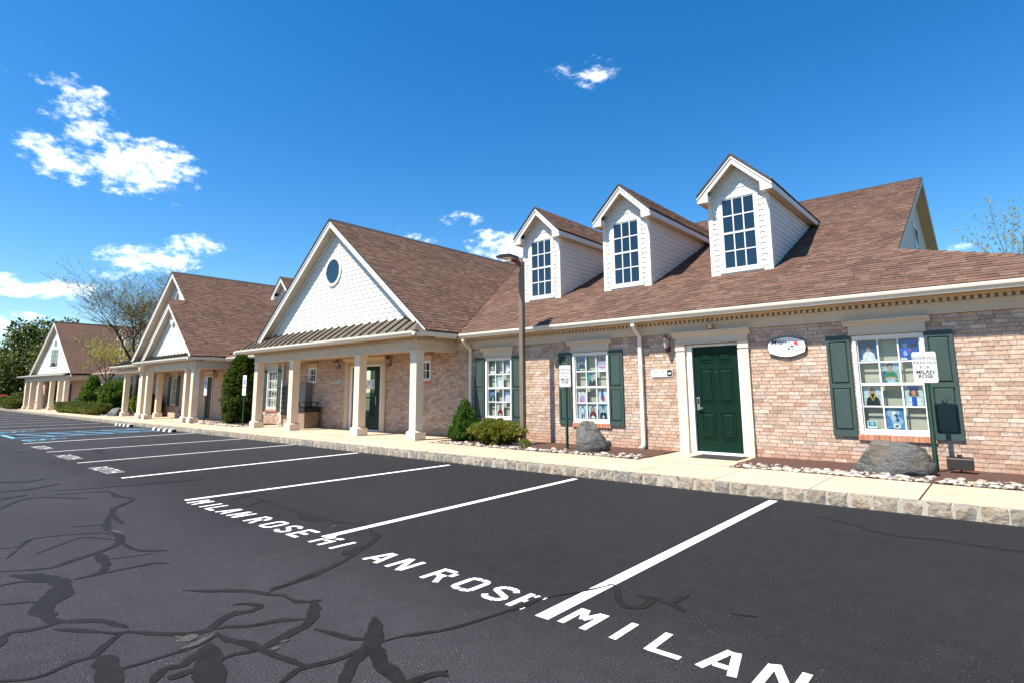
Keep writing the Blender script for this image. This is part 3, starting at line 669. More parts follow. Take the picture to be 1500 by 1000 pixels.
def dentils(parent, x0, x1, Y, z, axis='x', step=.098):
    b = MB(); n = int(abs(x1-x0)/step)
    for i in range(n):
        a = x0+(x1-x0)*(i+.2)/n; c = a+step*.55
        if axis == 'x': b.box(a,c,Y-.035,Y+.03,z,z+.052)
        else: b.box(Y-.03,Y+.035,a,c,z,z+.052)
    return stuff(b.build('dentils', 'frieze', parent))
def cornice(parent, x0, x1, Y=YW, zb=2.607):
    """frieze board, dentil band and soffit above a brick wall, eave at z = 3"""
    b = MB(); b.box(x0,x1,Y-.045,Y+.1,zb,2.80); b.box(x0,x1,Y-.055,Y-.045,zb,zb+.03)
    b.build('frieze_board', 'frieze', parent)
    b = MB(); b.box(x0,x1,Y-.012,Y+.1,2.802,2.856); b.prism([(Y-.05,2.858),(Y-.085,2.858),(Y-.12,2.90),(Y-.05,2.90)], 'x', x0, x1); b.build('bed_moulding', 'cream', parent)
    dentils(parent, x0, x1, Y-.05, 2.803)
    MB().box(x0,x1,Y-.33,Y-.02,2.902,2.915).build('soffit', 'cream', parent)
    MB().box(x0,x1,Y-.345,Y-.325,2.885,2.995).build('fascia', 'gutter', parent)
def win(parent, x0, x1, z0, z1, Y, cols=3, rows=4, glass='glass', blind=True, rail=True):
    """double-hung window: casing, sashes, muntins; panes are sub-parts"""
    b = MB(); cw = .055
    b.box(x0,x0+cw,Y-.022,Y+.09,z0,z1); b.box(x1-cw,x1,Y-.022,Y+.09,z0,z1)
    b.box(x0+cw,x1-cw,Y-.020,Y+.09,z1-cw,z1); b.box(x0+cw,x1-cw,Y-.030,Y+.09,z0,z0+cw)
    gx0, gx1, gz0, gz1 = x0+cw, x1-cw, z0+cw, z1-cw
    sw = .022
    b.box(gx0,gx0+sw,Y+.012,Y+.06,gz0,gz1); b.box(gx1-sw,gx1,Y+.012,Y+.06,gz0,gz1); b.box(gx0+sw,gx1-sw,Y+.014,Y+.06,gz1-sw,gz1); b.box(gx0+sw,gx1-sw,Y+.010,Y+.06,gz0,gz0+sw*1.6)
    gx0 += sw; gx1 -= sw; gz0 += sw*1.6; gz1 -= sw
    mw = .011
    zs = [gz0+(gz1-gz0)*i/rows for i in range(rows+1)]; xs_ = [gx0+(gx1-gx0)*i/cols for i in range(cols+1)]
    for i in range(1, cols): b.box(xs_[i]-mw,xs_[i]+mw,Y+.018,Y+.036,gz0,gz1)
    for i in range(1, rows):
        if rail and i == rows//2: b.box(gx0,gx1,Y+.006,Y+.058,zs[i]-.022,zs[i]+.022)
        else: b.box(gx0,gx1,Y+.020,Y+.034,zs[i]-mw,zs[i]+mw)
    f = b.build('window', 'vinyl', parent)
    cells = []
    for r in range(rows):
        for c in range(cols):
            MB().box(xs_[c]+.002,xs_[c+1]-.002,Y+.040,Y+.043,zs[r]+.002,zs[r+1]-.002).build('pane', glass, f)
            cells.append((xs_[c]+mw,xs_[c+1]-mw,zs[r]+mw,zs[r+1]-mw))
    if blind:
        MB().box(x0+.02,x1-.02,Y+.135,Y+.14,z0,z1).build('blind', 'blind', f)
    else: MB().box(x0+.02,x1-.02,Y+.10,Y+.11,z0,z1).build('backing', 'dark_room', f)
    return f, cells, rows, cols
def shutter(parent, x0, x1, z0, z1, Y):
    b = MB(); st = .045
    b.box(x0,x0+st,Y-.045,Y-.008,z0,z1); b.box(x1-st,x1,Y-.045,Y-.008,z0,z1)
    zm = z0+(z1-z0)*.50
    for a, c in ((z0,z0+.11),(zm-.04,zm+.04),(z1-.10,z1)): b.box(x0+st,x1-st,Y-.0445,Y-.008,a,c)
    b.box(x0+st,x1-st,Y-.02,Y-.008,z0,z1)
    s = b.build('shutter', 'shutter', parent)
    for a, c in ((z0+.11,zm-.04),(zm+.04,z1-.10)):
        MB().bev(x0+st+.012,x1-st-.012,Y-.040,Y-.0195,a+.012,c-.012,.016).build('raised_panel', 'shutter', s)
    return s
def sill(parent, x0, x1, z, Y):
    b = MB().box(x0,x1,Y-.030,Y+.05,z-.098,z-.006).build('sill', 'brick_mortar', parent)
    n = int((x1-x0)/.075); w = (x1-x0)/n
    for i in range(n): MB().bev(x0+i*w+.004,x0+(i+1)*w-.004,Y-.042-random.random()*.004,Y+.0,z-.102,z-.002,.004).build('brick', 'sill_brick', b)
def header(parent, x0, x1, z0, z1, Y, mat='frieze'):
    """cross-head above a window"""
    b = MB(); h = z1-z0; zc = z0+h*.62
    b.box(x0,x1,Y-.060,Y-.008,z0+.018,zc); b.box(x0-.012,x1+.012,Y-.074,Y-.008,z0,z0+.018)
    b.prism([(Y-.008,zc),(Y-.07,zc),(Y-.085,zc+h*.12),(Y-.125,zc+h*.24),(Y-.13,z1-.002),(Y-.008,z1-.002)], 'x', x0-.075, x1+.075)
    return b.build('window_header', mat, parent)
def column(parent, xc, yf, z0, z1, w=.265, mat='column'):
    """square column with plinth and cap; yf = front face"""
    yc_ = yf+w/2; h = w/2
    b = MB(); b.box(xc-h,xc+h,yc_-h,yc_+h,z0+.25,z1-.05)
    o = b.build('column', mat, parent, bevel=.006)
    p = w/2+.055
    b = MB(); b.box(xc-p,xc+p,yc_-p,yc_+p,z0,z0+.21)
    b.add([(xc-p,yc_-p,z0+.21),(xc+p,yc_-p,z0+.21),(xc+p,yc_+p,z0+.21),(xc-p,yc_+p,z0+.21),(xc-h-.004,yc_-h-.004,z0+.255),(xc+h+.004,yc_-h-.004,z0+.255),(xc+h+.004,yc_+h+.004,z0+.255),(xc-h-.004,yc_+h+.004,z0+.255)], [(0,1,5,4),(1,2,6,5),(2,3,7,6),(3,0,4,7),(4,5,6,7)])
    b.build('plinth', mat, o, bevel=.006)
    b = MB(); b.box(xc-h-.015,xc+h+.015,yc_-h-.015,yc_+h+.015,z1-.05,z1-.022); b.box(xc-h-.03,xc+h+.03,yc_-h-.03,yc_+h+.03,z1-.022,z1); b.build('capital', mat, o)
    return o
def gable_boards(parent, xl, xr, xa, z0, za, Y, skip=None, exp=.115, mat='siding', name='siding_board'):
    """clapboards filling a triangle (xl,z0)-(xr,z0)-(xa,za) in plane Y; skip = list of (x0,x1,z0,z1) holes"""
    z = z0
    while z < za-.03:
        zt = min(z+exp, za-.005)
        def lim(q): f_ = (q-z0)/(za-z0); return xl+(xa-xl)*f_, xr+(xa-xr)*f_
        a0, b0 = lim(z); a1, b1 = lim(zt)
        segs = [(a0,b0,a1,b1)]
        for (p,q,r,s) in (skip or []):
            if z < s-.01 and zt > r+.01:
                ns = []
                for (c0,d0,c1,d1) in segs:
                    if c0 < p: ns.append((c0,min(p,d0),c1,min(p,d1)))
                    if d0 > q: ns.append((max(q,c0),d0,max(q,c1),d1))
                segs = ns
        for (c0,d0,c1,d1) in segs:
            if d0-c0 < .02: continue
            MB().add([(c0,Y-.016,z),(d0,Y-.016,z),(d1,Y-.003,zt),(c1,Y-.003,zt),(c0,Y,z),(d0,Y,z),(d1,Y,zt),(c1,Y,zt)], [(0,1,2,3),(0,4,5,1),(1,5,6,2),(3,2,6,7),(0,3,7,4)]).build(name, mat, parent)
        z += exp
def rake(parent, xe, ze, xa, za, Y0, Y1, h=.21, mat='trim', cover=.05):
    """sloping bargeboard from eave (xe,ze) up to apex (xa,za) on face Y0, soffit back to Y1"""
    b = MB(); b.prism([(xe,ze-h),(xa,za-h),(xa,za),(xe,ze)], 'y', Y0, Y0+.035); b.build('bargeboard', mat, parent)
    b = MB(); b.prism([(xe,ze-.075),(xa,za-.075),(xa,za-.002),(xe,ze-.002)], 'y', Y0-.022, Y0-.001); b.build('rake_moulding', mat, parent)
    b = MB(); b.prism([(xe,ze-h+.02),(xa,za-h+.02),(xa,za-h+.035),(xe,ze-h+.035)], 'y', Y0+.036, Y1); b.build('rake_soffit', 'frieze', parent)
def roof_plane(parent, pts, th=.05, name='roof', mat='shingle_base'):
    return MB().slab(pts, (0,0,-th)).build(name, mat, parent)
def lantern(x, z, Y, label, s=1.0):
    r = root('wall_lantern', (x,Y,z), label, 'wall lamp', 'coach lanterns on the brick walls')
    yl = Y-.14*s
    b = MB(); b.lathe([(.03,0),(.05,.01),(.055,.1),(.03,.12)], (x,Y-.012,z-.17*s), 10, 0, s, .25*s); b.build('backplate', 'lamp_copper', r)
    MB().tube([(x,Y-.01,z-.13*s),(x,Y-.07*s,z-.19*s),(x,yl,z-.17*s),(x,yl,z-.12*s)], .011*s, 6).build('arm', 'lamp_copper', r)
    MB().lathe([(.02,-.13),(.045,-.115),(.05,-.10),(.05,-.095)], (x,yl,z), 6, 0, s, s).build('base', 'lamp_copper', r)
    MB().lathe([(.045,-.094),(.078,.06)], (x,yl,z), 6, 0, s, s).build('glass', 'lamp_glass', r)
    b = MB(); b.lathe([(.095,.061),(.095,.072),(.05,.115),(.028,.12),(.028,.135),(.012,.15),(.01,.18),(.002,.19)], (x,yl,z), 10, 0, s, s)
    for k in range(6):
        a = 2*math.pi*k/6; b.tube([(x+.047*s*math.cos(a),yl+.047*s*math.sin(a),z-.095*s),(x+.082*s*math.cos(a),yl+.082*s*math.sin(a),z+.062*s)], .006*s, 4)
    b.build('cage', 'lamp_copper', r)
    return r
def downspout(parent, x, Y=YW, zt=2.885, flare=True):
    b = MB(); b.tube([(x,Y-.36,zt),(x,Y-.36,zt-.07),(x,Y-.30,zt-.13),(x,Y-.09,zt-.27),(x,Y-.065,zt-.33),(x,Y-.065,.30),(x,Y-.085,.24),(x,Y-.19,.19)], .05, 4, sq=(.042,.032))
    for zz in (.95,1.95): b.box(x-.052,x+.052,Y-.105,Y-.0,zz,zz+.025)
    return b.build('downspout', 'gutter', parent)

# ================================================================== building A (office range with portico)
A = root('office_building', (-8,YW,0), 'long brick office building with three dormers, green door and a columned gable porch', 'building')
MR = .473
def zmain(y): return 3.0+MR*(y-10.95)
XPC, ZPR, SPA = -16.55, 7.13, .805             # portico ridge
def zport(x): return ZPR-SPA*abs(x-XPC)
DX = [-4.43+.05, -7.37, -10.26]
DW = .705
# --- walls
W3 = (-1.97,-.945,.665,2.33); W2 = (-7.90,-6.90,.68,2.325); W1 = (-10.81,-9.85,.68,2.325)
DOOR = (-5.03,-3.92,.165,2.34)
near = lambda r: r[0] > -3.7 and r[1] < .35
wA = brick_wall(A, -11.42, 1.55, .10, 2.61, [W3,W2,W1,DOOR], YW, indiv=lambda r: near(r) and (r[0] > -2.65))
PD = (-17.36,-15.49,.165,2.33); SWL = (-20.12,-19.56,1.77,2.36); SWR = (-13.60,-13.09,1.75,2.37); WL = (-23.40,-22.50,.76,2.34)
brick_wall(A, -26.75, -11.425, .10, 2.61, [PD,SWL,SWR,WL], YW, 'porch_wall')
MB().box(1.40,1.545,YW+.165,30,.05,2.95).build('end_wall', 'brick_far', A)
# individually built bricks near the window beside the parking sign
bm = MB(); L_, H_ = .2032-.0095, .0677-.0095
bm.add([(0,-.008,0),(L_,-.008,0),(L_,-.008,H_),(0,-.008,H_),(0,.006,0),(L_,.006,0),(L_,.006,H_),(0,.006,H_)], [(0,1,2,3),(0,4,5,1),(1,5,6,2),(2,6,7,3),(3,7,4,0)])
bme = bpy.data.meshes.new('brick'); bme.from_pydata(bm.v, [], bm.f); bme.materials.append(M['brick'])
restb = MB()
for i, (w, r, Y) in enumerate(sorted(BRICKS, key=lambda q: abs(q[1][0]+.9))):
    mw = Matrix.Translation((r[0], Y+random.uniform(-.003,.002), r[2]))
    if i < 300: shared('brick', bme, w, mw)
    else: restb.add([mw @ v.co for v in bme.vertices], [tuple(p.vertices) for p in bme.polygons])
stuff(restb.build('bricks', 'brick', wA))
cornice(A, -11.95, 1.6)
cornice(A, -26.7, -21.75)
# --- main roof
RY, RZ = 21.68, zmain(21.68); GX = -1.37; HY = 13.38; HZ = zmain(HY); EX = 1.75
rf = roof_plane(A, [(-27.5,10.97,zmain(10.97)),(EX,10.97,zmain(10.97)),(GX+.02,HY,HZ),(GX,HY,HZ),(GX,RY,RZ),(-40,RY,RZ),(-40,12.5,zmain(12.5)),(-27.5,12.5,zmain(12.5))], .03, 'roof')
def keepA(p):
    if p.x < -17.5: return False
    if p.y < 19.75 and zport(p.x) > p.z-.01 and abs(p.x-XPC) < 5.2: return False
    if p.y > HY-.05 and p.x > GX: return False
    for d in DX:
        if abs(p.x-d) < DW and 13.29 < p.y < 17.4: return False
    return True
ca, sa = 1/math.hypot(1,MR), MR/math.hypot(1,MR)
shingles(rf, (-17.4,10.97,zmain(10.97)), (1,0,0), (0,ca,sa), 17.4+EX, (RY-10.97)/ca-.02, keepA, indiv=lambda p: p.x > -3.0 and p.x < .75, umax=lambda p: (GX if p.y > HY else GX+(HY-p.y)*(EX-GX)/(HY-10.97))+17.4)
# individual shingles
for (O_, u, v, n, w, th) in SHL:
    b = MB(); D = v*(EXP*1.1)
    b.add([n*.002, u*w+n*.002, n*(.004+th), u*w+n*(.004+th), u*w+D+n*.0035, D+n*.0035], [(0,1,3,2),(2,3,4,5),(1,4,3),(0,2,5)])
    me = bpy.data.meshes.new('shingle'); me.from_pydata(b.v, [], b.f); me.materials.append(M['shingle'])
    shared('shingle', me, rf, Matrix.Translation(O_))
# ridge, hip and rear slopes
roof_plane(A, [(GX,RY,RZ-.001),(GX,RY+8.5,HZ),(-40,RY+8.5,HZ),(-40,RY,RZ-.001)], .05, 'rear_roof')
roof_plane(A, [(EX,10.97,zmain(10.97)-.002),(EX,33,zmain(10.97)),(GX+.02,30.2,HZ-.01),(GX+.02,HY,HZ-.004)], .03, 'side_roof')
b = MB(); n_ = 0
hp0, hp1 = Vector((EX,10.97,zmain(10.97))), Vector((GX,HY,HZ))
hd = (hp1-hp0); 
for i in range(16):
    a = hp0+hd*(i/16); c = hp0+hd*((i+1.15)/16)
    s1 = Vector((-.14,0,-.01)); s2 = Vector((.10,.10,-.02))
    MB().add([a+s1+Vector((0,0,.012)),a+Vector((0,0,.035)),a+s2+Vector((0,0,.012)),c+s1+Vector((0,0,.006)),c+Vector((0,0,.02)),c+s2+Vector((0,0,.006))], [(0,1,4,3),(1,2,5,4),(0,2,1)]).build('hip_shingle', 'shingle', rf)
MB().prism([(RY-.14,RZ-.055),(RY,RZ+.018),(RY+.14,RZ-.055)], 'x', -40, GX).build('ridge_cap', 'black_edge', A)
# gable end at the right
gxs = GX-.30
ge = MB().prism([(HY+.4,HZ-.1),(RY,RZ-.35),(RY+8.0,HZ-.1)], 'x', gxs-.1, gxs-.02).build('gable_end', 'siding', A)
z = HZ
while z < RZ-.5:
    f = (z-HZ)/(RZ-HZ); ya = HY+.25+(RY-HY)*f+.2; yb = RY+8.3-(8.3)*f-.2
    if yb-ya > .2: MB().add([(gxs,ya,z),(gxs,yb,z),(gxs-.014,yb,z+.115),(gxs-.014,ya+.24,z+.115),(gxs-.02,ya,z),(gxs-.02,yb,z)], [(0,1,2,3),(0,4,5,1)]).build('siding_board', 'siding', ge)
    z += .115
MB().box(gxs-.02,gxs+.03,RY-1.0,RY-.1,4.6,6.4).build('gable_window', 'vinyl', A)
MB().box(gxs+.031,gxs+.036,RY-.9,RY-.2,4.7,6.3).build('pane', 'glass_dark', ge)
for (ya,za_,yb,zb) in ((HY-.3,zmain(HY-.3),RY,RZ),(RY+8.6,HZ-.05,RY,RZ)):
    MB().prism([(ya,za_-.22),(yb,zb-.22),(yb,zb-.03),(ya,za_-.03)], 'x', GX-.035, GX-.002).build('rake_board', 'frieze', A)
    MB().prism([(ya,za_-.21),(yb,zb-.21),(yb,zb-.195),(ya,za_-.195)], 'x', gxs-.02, GX-.036).build('rake_soffit', 'cream', A)
gutter_run(A, -11.46, EX+.1, 10.95, 3.0); gutter_run(A, -26.6, -21.9, 10.95, 3.0)
# --- dormers
YD, YR = 13.27, 13.0
def make_dormer(xc):
    h = DW; zb = zmain(YD)-.02; ze = 6.12; za = ze+h*.985
    b = MB(); b.prism([(xc-h+.03,zb),(xc+h-.03,zb),(xc+h-.03,ze+.02),(xc,za),(xc-h+.03,ze+.02)], 'y', YD+.004, 17.9)
    d = b.build('dormer', 'siding', A)
    gw = .39; wz0, wz1 = zmain(YD)+.13, 5.93
    # corner boards, window casing
    for s in (-1,1):
        x0, x1 = sorted((xc+s*h, xc+s*(h-.10))); MB().box(x0,x1,YD-.03,YD+.003,zb,ze+.02).build('corner_board', 'trim', d)
        x0, x1 = sorted((xc+s*h, xc+s*(h-.028))); MB().box(x0,x1,YD+.004,YD+.10,zb+.04,ze+.0).build('corner_board', 'trim', d)
    b = MB(); c = .085
    b.box(xc-gw-c,xc-gw,YD-.034,YD+.002,wz0-.08,wz1+.08); b.box(xc+gw,xc+gw+c,YD-.034,YD+.002,wz0-.08,wz1+.08); b.box(xc-gw,xc+gw,YD-.033,YD+.002,wz1,wz1+.08); b.box(xc-gw-c-.02,xc+gw+c+.02,YD-.055,YD+.002,wz0-.10,wz0-.02)
    b.box(xc-h+.10,xc+h-.10,YD-.026,YD+.002,zb,wz0-.10)
    b.build('window_casing', 'trim', d)
    mw = .013; b = MB()
    b.box(xc-gw,xc-gw+.03,YD-.02,YD+.003,wz0-.02,wz1); b.box(xc+gw-.03,xc+gw,YD-.02,YD+.003,wz0-.02,wz1); b.box(xc-gw+.03,xc+gw-.03,YD-.019,YD+.003,wz1-.03,wz1); b.box(xc-gw+.03,xc+gw-.03,YD-.025,YD+.003,wz0-.02,wz0+.02)
    zm = (wz0+wz1)/2; b.box(xc-gw+.03,xc+gw-.03,YD-.026,YD+.003,zm-.024,zm+.024)
    gx = [xc-gw+.03+(2*gw-.06)*i/3 for i in range(4)]
    zz = [wz0+.02,(wz0+.02+zm-.024)/2,zm-.024,zm+.024,(zm+.024+wz1-.03)/2,wz1-.03]
    for i in (1,2): b.box(gx[i]-mw,gx[i]+mw,YD-.018,YD-.001,zz[0],zz[5])
    for i in (1,4): b.box(gx[0],gx[3],YD-.0175,YD-.001,zz[i]-mw,zz[i]+mw)
    b.build('sash', 'vinyl', d)
    for r in ((0,1),(1,2),(3,4),(4,5)):
        for i in range(3): MB().box(gx[i]+.003,gx[i+1]-.003,YD-.004,YD+.0035,zz[r[0]]+.003,zz[r[1]]-.003).build('pane', 'glass_dark', d)
    # front boards
    z = zb
    hole = (xc-gw-c-.002,xc+gw+c+.002,zb,wz1+.082)
    while z < za-.05:
        zt = z+.13
        hw = (lambda q: h-.098 if q < ze else max(.01,(za-q)/.985-.02))
        segs = [(-hw(z),hw(z),-hw(zt),hw(zt))]
        if zt > hole[2] and z < hole[3]-.02: segs = [(-hw(z),hole[0]-xc,-hw(zt),hole[0]-xc),(hole[1]-xc,hw(z),hole[1]-xc,hw(zt))]
        for (c0,d0,c1,d1) in segs:
            if d0-c0 > .015: MB().add([(xc+c0,YD-.020,z),(xc+d0,YD-.020,z),(xc+d1,YD-.004,zt),(xc+c1,YD-.004,zt),(xc+c0,YD+.003,z),(xc+d0,YD+.003,z)], [(0,1,2,3),(0,4,5,1),(0,3,4),(1,5,2)]).build('siding_board', 'siding', d)
        z += .13
    # cheek boards
    z = zb
    while z < ze:
        zt = min(z+.13, ze); yb = min(17.8, 10.95+(z-3.0)/MR+.25)
        for s in (-1,1):
            xo = xc+s*h; xi = xc+s*(h-.012); xb = xc+s*(h-.029)
            MB().add([(xo-s*.006,YD+.10,z),(xo-s*.006,yb,z),(xi-s*.008,yb,zt),(xi-s*.008,YD+.10,zt),(xb,YD+.10,z),(xb,yb,z)], [(0,1,2,3),(0,4,5,1)]).build('siding_board', 'siding', d)
        z += .13
    # roof and trim
    ov = .16; xe = h+ov; zt_ = za+.115; zev = zt_-xe*.985
    for s in (-1,1):
        yb = 10.95+(zt_-3)/MR+.3
        pts = [(xc,YR-.03,zt_),(xc+s*xe,YR-.03,zev),(xc+s*xe,17.75,zev),(xc,yb,zt_)]
        if s > 0: pts = pts[::-1]
        rp = roof_plane(d, pts, .035, 'dormer_roof')
        u = (0,1,0); v = Vector((-s*1,0,.985)).normalized()
        shingles_sub(d, (xc+s*xe,YR-.03,zev), u, v, yb-YR, xe*math.hypot(1,.985)-.02, lambda p: p.z > zmain(p.y)+.0)
        MB().prism([(xc+s*xe*1.005,zev-.045),(xc,zt_-.045),(xc,zt_-.001),(xc+s*xe*1.005,zev-.001)], 'y', YR-.045, YR-.031).build('drip_edge', 'black_edge', d)
        # bargeboard + return
        hb = .20
        MB().prism([(xc+s*xe,zev-.05),(xc,zt_-.05),(xc,zt_-.05-hb),(xc+s*(h-.10),zt_-.05-hb-(h-.10)*.985),(xc+s*(h-.10),zev-.20),(xc+s*xe,zev-.20)], 'y', YR, YR+.03).build('bargeboard', 'trim', d)
        MB().prism([(xc+s*xe,zev-.046),(xc,zt_-.046),(xc,zt_-.115),(xc+s*xe,zev-.115)], 'y', YR-.022, YR-.001).build('rake_moulding', 'trim', d)
        MB().prism([(xc+s*(h-.1),zev-.06-.1+.26),(xc,zt_-.05-.18),(xc,zt_-.05-.165),(xc+s*(h-.1),zev-.145+.26)], 'y', YR+.031, YD-.002).build('rake_soffit', 'frieze', d)
        x0, x1 = sorted((xc+s*h, xc+s*xe))
        MB().box(x0,x1-(.0 if s > 0 else 0),YR+.031,17.6,zev-.20,zev-.185).build('eave_soffit', 'cream', d)
        x0, x1 = sorted((xc+s*(xe-.02), xc+s*xe)); MB().box(x0,x1,YR+.031,17.6,zev-.184,zev-.05).build('eave_fascia', 'trim', d)
        x0, x1 = sorted((xc+s*(h-.098), xc+s*(h+.0))); MB().box(x0,x1,YR+.031,YD-.002,zev-.199,zev-.03).build('eave_return', 'trim', d)
    return d
def shingles_sub(parent, O, u, v, U, V, keep):
    o = shingles(parent, O, u, v, U, V, keep, 'shingles'); return o
d0 = make_dormer(DX[0])
def copy_tree(o, parent, off):
    c = o.copy(); C.objects.link(c); c.parent = parent
    c.matrix_parent_inverse = WM.get(parent.name, Matrix.Identity(4)).inverted()
    c.matrix_basis = Matrix.Translation(off)
    for ch in kids[o.name]:
        k = ch.copy(); C.objects.link(k); k.parent = c; k.matrix_parent_inverse = Matrix.Identity(4)
        for g2 in kids.get(ch.name, []):
            q = g2.copy(); C.objects.link(q); q.parent = k; q.matrix_parent_inverse = Matrix.Identity(4)
    return c
kids = {}
for o in C.objects:
    if o.parent: kids.setdefault(o.parent.name, []).append(o)
for xd in DX[1:]+[-25.95]: copy_tree(d0, A, (xd-DX[0],0,0))
# --- windows of the range
def full_window(parent, w, Y, sh=.37, glass='glass', geo=True):
    f, cells, rows, cols = win(parent, *w, Y, glass=glass)
    header(parent, w[0]-.04, w[1]+.04, w[3]+.012, 2.598, Y); sill(parent, w[0]-.03, w[1]+.03, w[2], Y)
    if sh:
        shutter(parent, w[0]-.035-sh, w[0]-.035, w[2]-.045, w[3]+.02, Y); shutter(parent, w[1]+.004, w[1]+.004+sh, w[2]-.045, w[3]+.02, Y)
    return cells
cl3 = full_window(A, W3, YW); cl2 = full_window(A, W2, YW); cl1 = full_window(A, W1, YW); full_window(A, WL, YW, .33)
for (a,b_,c_,d_) in (SWL,SWR):
    win(A, a,b_,c_,d_, YW, 2, 2, rail=False, glass='glass', blind=False)
    MB().box(a-.07,b_+.07,YW-.05,YW-.008,d_+.01,d_+.15).build('window_header', 'cream', A); sill(A, a-.02, b_+.02, c_, YW)
# --- green entrance door with surround
def surround(parent, x0, x1, z0, zt, top, Y, pw=.19, mat='column'):
    for a, s in ((x0,1),(x1,-1)):
        p0, p1 = sorted((a, a-s*pw)); b = MB()
        b.box(p0,p1,Y-.06,Y+.1,z0+.32,zt-.12); b.box(p0-.0,p1,Y-.075,Y+.1,z0,z0+.32); b.box(p0-.012,p1+.012,Y-.078,Y-.0,zt-.12,zt-.085); b.box(p0-.004,p1+.004,Y-.068,Y-.0,zt-.085,zt)
        b.box(p0+.04,p1-.04,Y-.066,Y-.059,z0+.38,zt-.18)
        b.build('pilaster', mat, parent)
    b = MB(); h = top-zt
    b.box(x0-pw,x1+pw,Y-.075,Y,zt+.002,zt+h*.5); b.box(x0-pw-.012,x1+pw+.012,Y-.092,Y,zt+.002,zt+.022)
    b.prism([(Y,zt+h*.5),(Y-.085,zt+h*.5),(Y-.10,zt+h*.68),(Y-.14,zt+h*.82),(Y-.148,top-.003),(Y,top-.003)], 'x', x0-pw-.06, x1+pw+.06)
    b.build('entablature', mat if mat != 'column' else 'frieze', parent)
surround(A, -5.03, -3.92, .16, 2.36, 2.62, YW)
b = MB(); b.box(-5.03,-4.90,YW-.005,YW+.14,.16,2.35); b.box(-3.955,-3.92,YW-.005,YW+.14,.16,2.35); b.box(-4.90,-3.955,YW-.005,YW+.14,2.305,2.35); b.build('door_frame', 'trim', A)
b = MB(); X0, X1, Z0, Z1, YL = -4.90, -3.955, .20, 2.305, YW+.055
b.box(X0+.004,X1-.004,YL,YL+.045,Z0,Z1); dr = b.build('door', 'door_green', A)
xm = (X0+X1)/2
for (pz0,pz1) in ((1.98,2.18),(1.16,1.86),(.44,.98)):
    for (px0,px1) in ((X0+.135,xm-.055),(xm+.055,X1-.135)):
        b = MB(); b.box(px0,px1,YL-.010,YL,pz0,pz0+.012); b.box(px0,px1,YL-.010,YL,pz1-.012,pz1); b.box(px0,px0+.012,YL-.0095,YL,pz0+.012,pz1-.012); b.box(px1-.012,px1,YL-.0095,YL,pz0+.012,pz1-.012); b.build('panel_moulding', 'door_green', dr)
        MB().bev(px0+.045,px1-.045,YL-.016,YL,pz0+.045,pz1-.045,.014).build('raised_panel', 'door_green', dr)
b = MB(); b.box(X0+.05,X0+.115,YL-.035,YL-.001,1.02,1.28); b.box(X0+.10,X0+.18,YL-.065,YL-.045,1.05,1.075); b.box(X0+.075,X0+.10,YL-.065,YL-.03,1.045,1.08); b.build('door_lock', 'steel', dr)
MB().box(X0+.062,X0+.103,YL-.039,YL-.034,1.14,1.25).build('keypad', 'black', dr)
MB().lathe([(.012,0),(.012,.012)], (xm,YL-.008,1.78), 8).build('peephole', 'steel', dr)
MB().box(-4.90,-3.955,YW-.05,YW+.14,.158,.197).build('threshold', 'vinyl', A)
# --- portico
GY, SY = 9.88, 10.2        # bargeboard face and siding plane
xl, xr = XPC-5.08, XPC+5.08
zeave = zport(xr)
yb_ = 10.95+(ZPR-3)/MR+.2
pr = roof_plane(A, [(XPC,GY-.03,ZPR),(XPC,yb_,ZPR),(xr,10.9,zeave),(xr,GY-.03,zeave)][::-1], .04, 'porch_roof')
roof_plane(A, [(XPC,GY-.03,ZPR),(XPC,yb_,ZPR),(xl,10.9,zeave),(xl,GY-.03,zeave)], .04, 'porch_roof')
cs, sn = 1/math.hypot(1,SPA), SPA/math.hypot(1,SPA)
shingles(pr, (xr,GY-.03,zeave), (0,1,0), (-cs,0,sn), yb_-GY, 5.08/cs-.02, lambda p: p.z > zmain(p.y)-.005)
MB().prism([(XPC-.13,ZPR-.09),(XPC,ZPR+.025),(XPC+.13,ZPR-.09)], 'y', GY-.035, yb_).build('ridge_cap', 'black_edge', A)
for s in (-1,1):
    xe = XPC+s*4.95; ze = zport(xe)-.035
    rake(A, xe, ze, XPC, ZPR-.035, GY, SY-.002, .235)
    MB().prism([(xe+s*.1,zport(xe+s*.1)-.034),(XPC,ZPR-.034),(XPC,ZPR+.012),(xe+s*.1,zport(xe+s*.1)+.012)], 'y', GY-.045, GY-.031).build('drip_edge', 'black_edge', A)
    # rake end block
    x0, x1 = sorted((xe, xe+s*.03)); MB().box(x0,x1,GY-.01,SY,ze-.26,ze).build('rake_end', 'trim' if s < 0 else 'metal_grey', A)
    za_ = ZPR-.27; MB().prism([(XPC+s*4.4,za_-4.4*SPA-.11),(XPC,za_-.11),(XPC,za_+.05),(XPC+s*4.4,za_-4.4*SPA+.05)], 'y', SY-.045, SY-.02).build('frieze_trim', 'trim', A)
ZB = 3.46
gs = MB().prism([(XPC-4.35,ZB),(XPC+4.35,ZB),(XPC,ZB+4.35*SPA)], 'y', SY, SY+.1).build('gable', 'siding', A)
gable_boards(gs, XPC-4.33, XPC+4.33, XPC, ZB, ZB+4.33*SPA, SY, skip=[], exp=.14)
